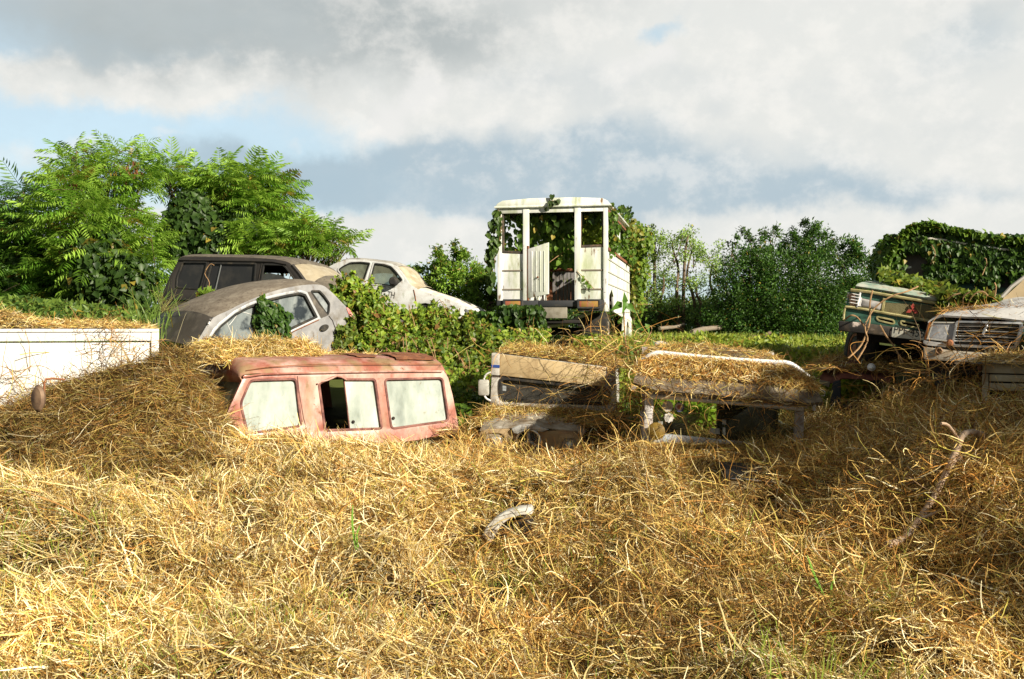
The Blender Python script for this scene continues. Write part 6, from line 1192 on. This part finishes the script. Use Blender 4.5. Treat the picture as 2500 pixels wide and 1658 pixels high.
def truck_vines():
    ps = []; N = 8500
    us = np.linspace(0, 1, 30); edge = dense(GK.pts(QZ([(760, 560), (830, 420), (900, 300), (980, 240), (1080, 205), (1250, 200), (1500, 260), (1900, 330), (2400, 410)])), 4)
    e = np.array(edge); i = RS.rand(N)*(len(e)-1); k = np.minimum(i.astype(int), len(e)-2); uv = e[k]+(e[k+1]-e[k])*(i-k)[:, None]
    dep = .18-1.3*RS.rand(N)**1.3; lift = .08*RS.rand(N)+.16*fbm(uv[:, 0]*4, dep*4, 3)*(1-np.abs(dep+.5))-.02
    p = np.array([list(GK.w(a[0], a[1]+l, d)) for a, l, d in zip(uv, lift, dep)]); ps.append(hearts(p, np.array([[0, -.4, -.7]])+RS.randn(N, 3)*.6, RS.randn(N, 3)*.5+np.array([.2, -.4, .9]), .04+.045*RS.rand(N), lcol(N, (.05, .12, .012), (.18, .29, .035), .02), .9))
    def den(px, py):
        x, y = (px-1980)/.2423, (py-520)/.2423; r = np.zeros(len(x))
        r = np.where(y < 230+.165*(x-1000)+110+60*fbm(x/90, y/90, 4), 1, r)
        r = np.where((x > 1250) & (y < 560+.16*(x-1000)+90*(fbm(x/70, y/90, 7)-.3)), np.maximum(r, .85), r); r = np.where((x > 1130) & (x < 1280) & (fbm(x/40, y/40, 6) > .5), .8, r); r = np.where((x > 1280) & (x < 1580) & (y > 370+.1*(x-1200)) & (y < 520) , r*.12, r); r = np.where((x > 1880) & (x < 2020) & (y > 570) , r*.15, r); return r
    ps.append(patchleaf(GK, 2160, 572, 2640, 705, 9500, .062, (.02, .14), (.022, .065, .010), (.085, .165, .022), den))
    N = 900; c = GK.at(2165, 640, -.3); p, d = ell(N, c, (.14, .5, .32), .6); ps.append(leaves(p, RS.randn(N, 3)*.6+np.array([0, 0, -.6]), d+np.array([0, -.4, .5]), .06+.05*RS.rand(N), lcol(N, (.04, .10, .012), (.14, .24, .03), .03), .8))
    st = [[GK.at(2225+40*i, 560+8*i+RS.rand()*10, .14), GK.at(2235+40*i, 600+8*i, .18), GK.at(2228+42*i, 650+6*i, .14)] for i in (1, 4)]
    st = [[jit(q, .05) for q in s] for s in st]
    vine('climbing_vine', 'thick vine blanket over the roof and windscreen of the green truck', ps, st)
    N = 2600; t_ = RS.rand(N); px = 2150+(2640-2150)*t_; base = 672+(px-2150)*.235; py = base+RS.randn(N)*7+18*np.sin(t_*3.1)*RS.rand(N); dep = -.9+.75*RS.rand(N)+0*t_; dep = np.where(px > 2260, dep+.12, dep)
    p = np.array([list(GF.at(a, b-10, c)) for a, b, c in zip(px, py, dep)]); p[:, 2] -= (dep+.9)*.10; s1 = leaves(p, RS.randn(N, 3)*.7+np.array([0, -.4, -.1]), RS.randn(N, 3)*.5+np.array([.2, -.4, .9]), .05+.05*RS.rand(N), lcol(N, (.06, .12, .012), (.22, .29, .04), .07), .8)
    N = 700; px = 2290+(2440-2290)*RS.rand(N); py = 735+(px-2290)*.05+RS.randn(N)*12; p = np.array([list(GF.at(a, b, .0+.1*RS.rand())) for a, b in zip(px, py)]); s2 = leaves(p, RS.randn(N, 3)*.7, RS.randn(N, 3)*.5+np.array([.2, -.6, .8]), .05+.05*RS.rand(N), lcol(N, (.06, .11, .012), (.22, .27, .04), .1), .8)
    loops = [[GF.at(2362, 748, .1), GF.at(2370, 728, .14), GF.at(2384, 715, .16), GF.at(2400, 712, .16), GF.at(2412, 722, .14)], [GF.at(2352, 750, .1), GF.at(2352, 725, .14), GF.at(2366, 714, .16)], [GF.at(2310, 735, .1), GF.at(2325, 722, .14), GF.at(2345, 716, .14)], [GF.at(2425, 735, .1), GF.at(2432, 705, .14), GF.at(2428, 690, .14)]]
    vine('climbing_vine', 'vines trailing over the green truck bonnet into looping dry stems', [s1, s2], loops, .008)
    cr = [[P(2126, 708, 10.75), P(2124, 740, 10.7), P(2118, 790, 10.6), P(2105, 840, 10.5), P(2078, 880, 10.4)], [P(2240, 700, 10.7), P(2215, 715, 10.6), P(2175, 727, 10.6), P(2140, 755, 10.6), P(2118, 795, 10.55), P(2108, 830, 10.5), P(2092, 882, 10.4)], [P(2060, 782, 10.8), P(2075, 772, 10.7), P(2095, 778, 10.7), P(2112, 800, 10.6)], [P(2140, 795, 10.7), P(2165, 820, 10.65), P(2190, 850, 10.6), P(2205, 885, 10.5)]]
    m = MB()
    for s in cr: m.tube(dense3([jit(q, .012) for q in s], 4), .009, 5)
    tag(part('creeper_stem', m, M['stem'], None, 0, 60), 'bare brown creeper stems climbing the front of the green truck', 'stems')
truck_vines()
def big_leaf_plant():
    base = P(1535, 880, 12.2); t = thing('plant', 'young plant with big pointed leaves in front of the bus wheel', 'plant', base); m = MB(); ps = []
    stem = [base, P(1528, 840, 12.2), P(1524, 790, 12.2), P(1522, 730, 12.2)]; m.tube(dense3(stem, 4), .010, 6)
    br = [[P(1528, 850, 12.2), P(1560, 830, 12.2), P(1575, 815, 12.1)], [P(1535, 870, 12.2), P(1500, 850, 12.0), P(1462, 820, 11.9)], [P(1530, 860, 12.2), P(1560, 855, 12.1), P(1590, 810, 12.1), P(1588, 795, 12.1)]]
    for s in br: m.tube(dense3(s, 3), .007, 5)
    part('stem', m, M['stem'], t)
    L = [((1523, 742), (.05, -.2, .75), 1), ((1524, 732), (-.1, -.3, -1), 1.25), ((1519, 738), (-.75, -.2, -.55), 1.2), ((1528, 742), (.7, -.2, -.6), 1.15), ((1552, 795), (.5, -.2, -.3), .9), ((1540, 845), (.1, -.2, -1), 1.0), ((1520, 842), (-.5, -.2, -.8), .9), ((1550, 870), (.5, -.3, -.8), .9), ((1508, 790), (.3, -.2, .4), .8), ((1575, 790), (.4, 0, -.8), .9), ((1590, 830), (.3, -.2, -.7), .7), ((1530, 870), (-.3, -.3, -.9), .8)]
    p = np.array([list(P(a[0], a[1], 12.15)) for a, _, _ in L]); d = np.array([b for _, b, _ in L]); s = np.array([c for *_, c in L])*.15
    ps.append(leaves(p, d, np.array([[.5, -1, .3]])+RS.randn(len(L), 3)*.3, s, lcol(len(L), (.06, .15, .02), (.12, .26, .03)), .55))
    n = 420; c = P(1545, 865, 12.3); p2, dd = ell(n, c, (.28, .3, .16), .8); ps.append(leaves(p2, RS.randn(n, 3), dd+np.array([.3, -.6, .6]), .04+.05*RS.rand(n), lcol(n, (.08, .14, .012), (.26, .34, .05), .1), .7)); crown_part('foliage', ps, t)
big_leaf_plant()

# ------------------------------------------------------------------ green grass and weeds
def blades(N, fx, y0, y1, px0, px1, h, w, lo, hi, nme, label, cat, lean=.35):
    Y = y0+(y1-y0)*RS.rand(N); px = px0+(px1-px0)*RS.rand(N); X = (px-CX)/FL*Y; k = RS.rand(N) < fx(px, Y, X); X, Y = X[k], Y[k]; N = len(X)
    p = np.stack([X, Y, ground(X, Y)-.02], 1); n = np.tile([[0, 0, 1.]], (N, 1)); s = stalks(p, n, RS.rand(N)*6.3, math.pi/2-np.abs(RS.randn(N))*lean, h[0]+(h[1]-h[0])*RS.rand(N)**1.6, w[0]+(w[1]-w[0])*RS.rand(N), lcol(N, lo, hi, .04), 4, .7, .15)
    o = link(nme, np_mesh(nme, *s), M['leaf'], kind='stuff'); tag(o, label, cat)
blades(52000, lambda px, Y, X: .12+.88*(fbm(X*.9, Y*.9, 6) > .5), 12.2, 24, 1420, 2140, (.06, .22), (.008, .02), (.12, .20, .02), (.38, .44, .08), 'grass', 'bright sunlit green grass on the bank below the round trees', 'grass')
blades(16000, lambda px, Y, X: .5+0*X, 12.4, 18, -200, 470, (.10, .45), (.008, .018), (.08, .17, .02), (.25, .36, .06), 'grass', 'tall green grass behind the white cargo box', 'grass')
blades(15000, lambda px, Y, X: (fbm(X*1.1+8, Y*1.1, 19, 3) > .47)*np.clip(1.6-(Y-4.2)/3.2, .15, 1), 4.2, 9.5, -200, 2700, (.06, .26), (.004, .008), (.18, .30, .03), (.42, .52, .10), 'grass', 'scattered green grass blades sprouting through the straw', 'grass')
def creepers(label, N, y0, y1, px0, px1, h, lo, hi, seed):
    Y = y0+(y1-y0)*RS.rand(N); px = px0+(px1-px0)*RS.rand(N); X = (px-CX)/FL*Y; q = fbm(X*1.3, Y*1.3, seed, 3); k = RS.rand(N) < np.clip((q-.38)/.14, 0, 1); X, Y, q = X[k], Y[k], q[k]; N = len(X)
    p = np.stack([X, Y, ground(X, Y)+h*np.clip(q-.3, 0, 1)*2*RS.rand(N)], 1); C = lcol(N, lo, hi, .10)*(.5+1.0*q)[:, None]
    V, F, Cc = leaves(p, RS.randn(N, 3), RS.randn(N, 3)*.8+np.array([.2, -.4, .8]), .04+.07*RS.rand(N), C, .7); o = link('creepers', np_mesh('creepers', V, F, Cc), M['leaf'], kind='stuff'); tag(o, label, 'creepers')
creepers('yellowish creepers and weeds over the bank behind the jeep', 26000, 11.6, 18, 1400, 2080, .30, (.08, .15, .012), (.34, .40, .05), 61)
creepers('bright lime weeds filling the ground right behind the jeep', 16000, 11.5, 13.6, 1570, 1860, .55, (.20, .34, .02), (.40, .52, .05), 73)
creepers('low creepers on the ground beside the red van and star grille truck', 5200, 10.6, 12.6, 1080, 1560, .25, (.03, .08, .010), (.13, .22, .02), 67)
def tall_blades():
    for lab, px, py, Y, h in (('tall green grass blade standing in the straw below the red van', 873, 1430, 6.2, .34), ('broad green grass tuft on the right foreground straw', 2030, 1560, 5.3, .30)):
        b = P(px, py, Y); b.z = gz(b.x, Y); m = MB()
        for i in range(3 if 'tuft' in lab else 2):
            tip = b+Vector((.02+.10*(i-1)*(1.5 if 'tuft' in lab else .5), -.02*i, h*(1-.35*i))); mid = b.lerp(tip, .55)+Vector((-.015, 0, .02)); s = dense3([b+Vector((.015*i, 0, 0)), mid, tip], 6); w = [.006*math.sin(math.pi*min(.93, .15+.8*k/(len(s)-1)))+.001 for k in range(len(s))]; m.rings([[q-Vector((w[k], 0, 0)), q+Vector((0, -.002, 0)), q+Vector((w[k], 0, 0))] for k, q in enumerate(s)], False, False)
        tag(part('grass_blade', m, paint('green blade', (.16, .33, .04), .5), None, 0, 60), lab, 'grass')
tall_blades()
def seed_grass():
    c = P(372, 800, 13.4); c.z = 1.55; t = thing('tall_grass', 'tall seeding grass clump beside the grey hatchback windscreen', 'grass', c); n = 70; p = np.array(c)+RS.randn(n, 3)*np.array([.16, .16, .0]); s = stalks(p, np.tile([[0, 0, 1.]], (n, 1)), RS.rand(n)*6.3, 1.57-np.abs(RS.randn(n))*.22, .35+.5*RS.rand(n), .006+.012*RS.rand(n), lcol(n, (.12, .22, .03), (.3, .42, .1), .05), 5, .6, .1)
    V, F, C = s; link('blades', np_mesh('blades', V-np.array(c), F, C), M['leaf'], t); q = []
    for a, b in (((405, 745), (438, 705)), ((400, 750), (432, 722)), ((398, 748), (420, 700)), ((400, 755), (428, 742)), ((405, 758), (425, 760))):
        A, B = P(*a, 13.2), P(*b, 13.1); q.append(A.lerp(B, 1)); 
    st = stalks(np.repeat(np.array([list(P(396, 760, 13.2))]), 40, 0)+RS.randn(40, 3)*.02, np.tile([[.6, -.2, .8]], (40, 1)), RS.rand(40)*6.3, .6+.5*RS.rand(40), .2+.25*RS.rand(40), .004+.003*RS.rand(40), np.tile([[.30, .27, .10]], (40, 1)), 4, .5, .3); link('seed_heads', np_mesh('seed_heads', st[0]-np.array(c), st[1], st[2]), M['leaf'], t)
seed_grass()
# dead branch, logs and stones
def branch():
    m = MB(); pts = [P(2150, 1440, 5.85), P(2205, 1385, 5.9), P(2262, 1320, 6.0), P(2318, 1250, 6.1), P(2352, 1195, 6.2), P(2390, 1160, 6.3)]
    for p in pts: p.z = max(p.z, gz(p.x, p.y)+.17)
    d = dense3([jit(p, .012) for p in pts], 5); m.tube(d, [.024*(1-.3*i/len(d))*(.85+.3*RS.rand()) for i in range(len(d))], 8)
    for a, b in ((8, (.25, -.1, .06)), (14, (.2, .05, .10)), (18, (-.16, -.1, .12))): m.tube(dense3([d[a], d[a]+Vector(b)*.6+Vector((0, 0, .03)), d[a]+Vector(b)], 3), .010, 6)
    tag(part('branch', m, paint('bleached bark', (.40, .29, .20), .8, 0, [((.62, .52, .44), 8, .52, .68), ((.2, .11, .06), 12, .5, .7)], .3, 40), None, 0, 60), 'bleached forked branch lying on the shaded straw mound at right', 'branch')
    for i, (lab, a, b, r, Y) in enumerate((('fallen pale log below the airy tree', (1690, 812), (1760, 800), .07, 22), ('thin fallen log leaning at the foot of the airy tree', (1610, 802), (1670, 792), .045, 23), ('dead log lying in shadow under the dark round tree', (1830, 822), (1880, 812), .05, 21.5))):
        m = MB(); A, B = P(*a, Y), P(*b, Y+.6); m.tube(dense3([A, jit(A.lerp(B, .5), .04), B], 4), [r]*4+[r*.8]*5, 8); tag(part('log', m, M['bark'] if i == 2 else paint('pale dead wood', (.20, .17, .13), .9, 0, [((.12, .09, .06), 8, .5, .7)]), None, 0, 60), lab, 'log')
    for lab, px, py, Y, s in (('pale boulder on the grass right of the bus', 1612, 842, 15.5, .09)  ,):
        c = P(px, py, Y); m = MB(); m.rings([[c+Vector((s*r*math.cos(a)*(1.25+.12*math.sin(3*a+h*9)), s*r*math.sin(a), s*h)) for a in [k*math.pi/8 for k in range(16)]] for r, h in ((.7, -.8), (1, -.3), (.95, .2), (.65, .55), (.2, .68))]); tag(part('stone', m, paint('pale stone', (.58, .55, .50), .9, 0, [((.38, .35, .3), 6, .45, .65)], .3, 30), None, 0, 50), lab, 'stone')
branch()
def twig_tangle(label, seeds, N, L, W, w, spread):
    s = np.array([list(P(a, b, c)) for a, b, c in seeds]); p = s[RS.randint(len(s), size=N)]+RS.randn(N, 3)*np.array(spread)
    st = stalks(p, np.tile([[0, -.35, .94]], (N, 1)), RS.rand(N)*6.3, RS.randn(N)*.5+.25, L[0]+(L[1]-L[0])*RS.rand(N), W[0]+(W[1]-W[0])*RS.rand(N), straw_cols(N, w), 8, 1.5, .55)
    o = link('vine_tangle', np_mesh('vine_tangle', *st), M['straw'], kind='stuff'); tag(o, label, 'dry vines')
br = [1, .4, 3, 6, 2, 5, .3, 6]
twig_tangle('dry vine tangle between the star grille truck and the jeep', [(1500, 900, 10.6), (1530, 940, 10.3), (1540, 1000, 10), (1520, 860, 11), (1480, 950, 10.8), (1535, 1050, 9.7), (1550, 980, 9.6)], 620, (.2, .6), (.003, .007), br, (.18, .35, .22))
twig_tangle('dry creepers hanging across the jeep windscreen', [(1600, 1000, 9.0), (1720, 990, 9.0), (1850, 1010, 9.0), (1950, 1040, 9.0), (1680, 1060, 8.9), (1880, 1060, 8.9), (1985, 1040, 9.2), (2000, 1080, 9.0)], 110, (.15, .45), (.003, .006), br, (.2, .05, .10))
twig_tangle('stalks fallen across the chipped white fender arch', [(1190, 1330, 6.6), (1240, 1335, 6.55), (1280, 1330, 6.5), (1300, 1260, 6.6), (1280, 1240, 6.75), (1180, 1300, 6.65)], 70, (.10, .32), (.003, .007), [8, 5, 5, 4, 3, 4, 3, 4], (.10, .06, .03))
twig_tangle('straw ends hanging over the front lip of the jeep roof', [(1560+i*40, 938+i*4, 9.05) for i in range(11)], 420, (.08, .26), (.003, .006), [4, 2, 5, 4, 3, 5, 1, 5], (.09, .04, .05))
twig_tangle('dry creepers across the star grille truck windscreen', [(1250, 880, 11.1), (1350, 960, 11), (1430, 930, 11), (1300, 980, 11), (1460, 980, 11)], 110, (.15, .5), (.003, .006), br, (.25, .05, .12))
twig_tangle('reddish dry vines tangled below the old white saloon', [(2300, 870, 9.5), (2360, 880, 9.5), (2420, 850, 9.6), (2250, 920, 9.5), (2340, 940, 9.3), (2200, 960, 9.8), (2230, 980, 9.6)], 260, (.2, .6), (.004, .008), [1, .2, 3, 5, 1, 8, .2, 6], (.22, .3, .16))
twig_tangle('dry creeper hanging over the edge of the white cargo box', [(285, 830, 11.2), (300, 850, 11.2), (310, 870, 11.1), (275, 815, 11.2), (20, 850, 11.4)], 90, (.2, .5), (.004, .009), [0, 0, 2, 6, 0, 5, 0, 5], (.08, .05, .12))
twig_tangle('dry vines and stems at the foot of the white cargo box', [(30, 960, 11), (60, 1000, 10.6), (20, 1030, 10.4), (90, 1010, 10.2), (240, 900, 10.6)], 330, (.3, .8), (.004, .010), br, (.2, .2, .16))
twig_tangle('dry vines draped over the roof edge near the bus wheel', [(1380, 850, 12), (1440, 840, 12.2), (1500, 840, 12.2), (1340, 845, 11.8)], 170, (.15, .45), (.003, .007), [4, 2, 5, 5, 4, 6, 1, 4], (.25, .3, .10))

# ------------------------------------------------------------------ trees outside the frame on the sun side: they cast the shade over the right foreground
def shade_trees():
    a, b = math.sin(SUN_AZ), math.cos(SUN_AZ)
    for i, (s, q, top, r, n, lab) in enumerate(((5.9, 8.6, 6.0, .8, 1600, 'slender roadside tree behind the viewer on the right'), (9.2, 9.4, 8.6, 1.1, 4200, 'leafy roadside tree behind the broad one on the right'), (7.8, 9.2, 7.7, 1.4, 4800, 'broad roadside tree standing right of the viewer'), (11.6, 9.5, 8.9, 1.8, 6000, 'tall roadside tree right of the viewer with a wide crown'), (15.0, 9.5, 9.2, 2.1, 6500, 'farthest tall tree in the row right of the viewer'))):
        x, y = q*a+s*b, -q*b+s*a; base = Vector((x, y, gz(x, y)-.1)); t = thing('roadside_tree', lab, 'tree', base, 'trees outside the view that shade the right'); sets, limbs = [], []
        cs = [base+Vector((RS.randn()*r*.45, RS.randn()*r*.45, top-r*.75-k*r*.8)) for k in range(int((top-1)/(r*.8)))]; cs = [c for c in cs if c.z > r*.45]
        for c in cs:
            N = n//len(cs); p, d = ell(N, c, (r, r, r*.75), .75); sets.append(leaves(p, d+RS.randn(N, 3)*.6, RS.randn(N, 3)+np.array([0, 0, .7]), .20+.14*RS.rand(N), lcol(N, (.03, .08, .012), (.10, .18, .03)), .6)); limbs.append(([base, base.lerp(c, .6)+Vector((0, 0, .2)), c], .10))
        wood('trunk', limbs, t); crown_part('crown', sets, t)
shade_trees()
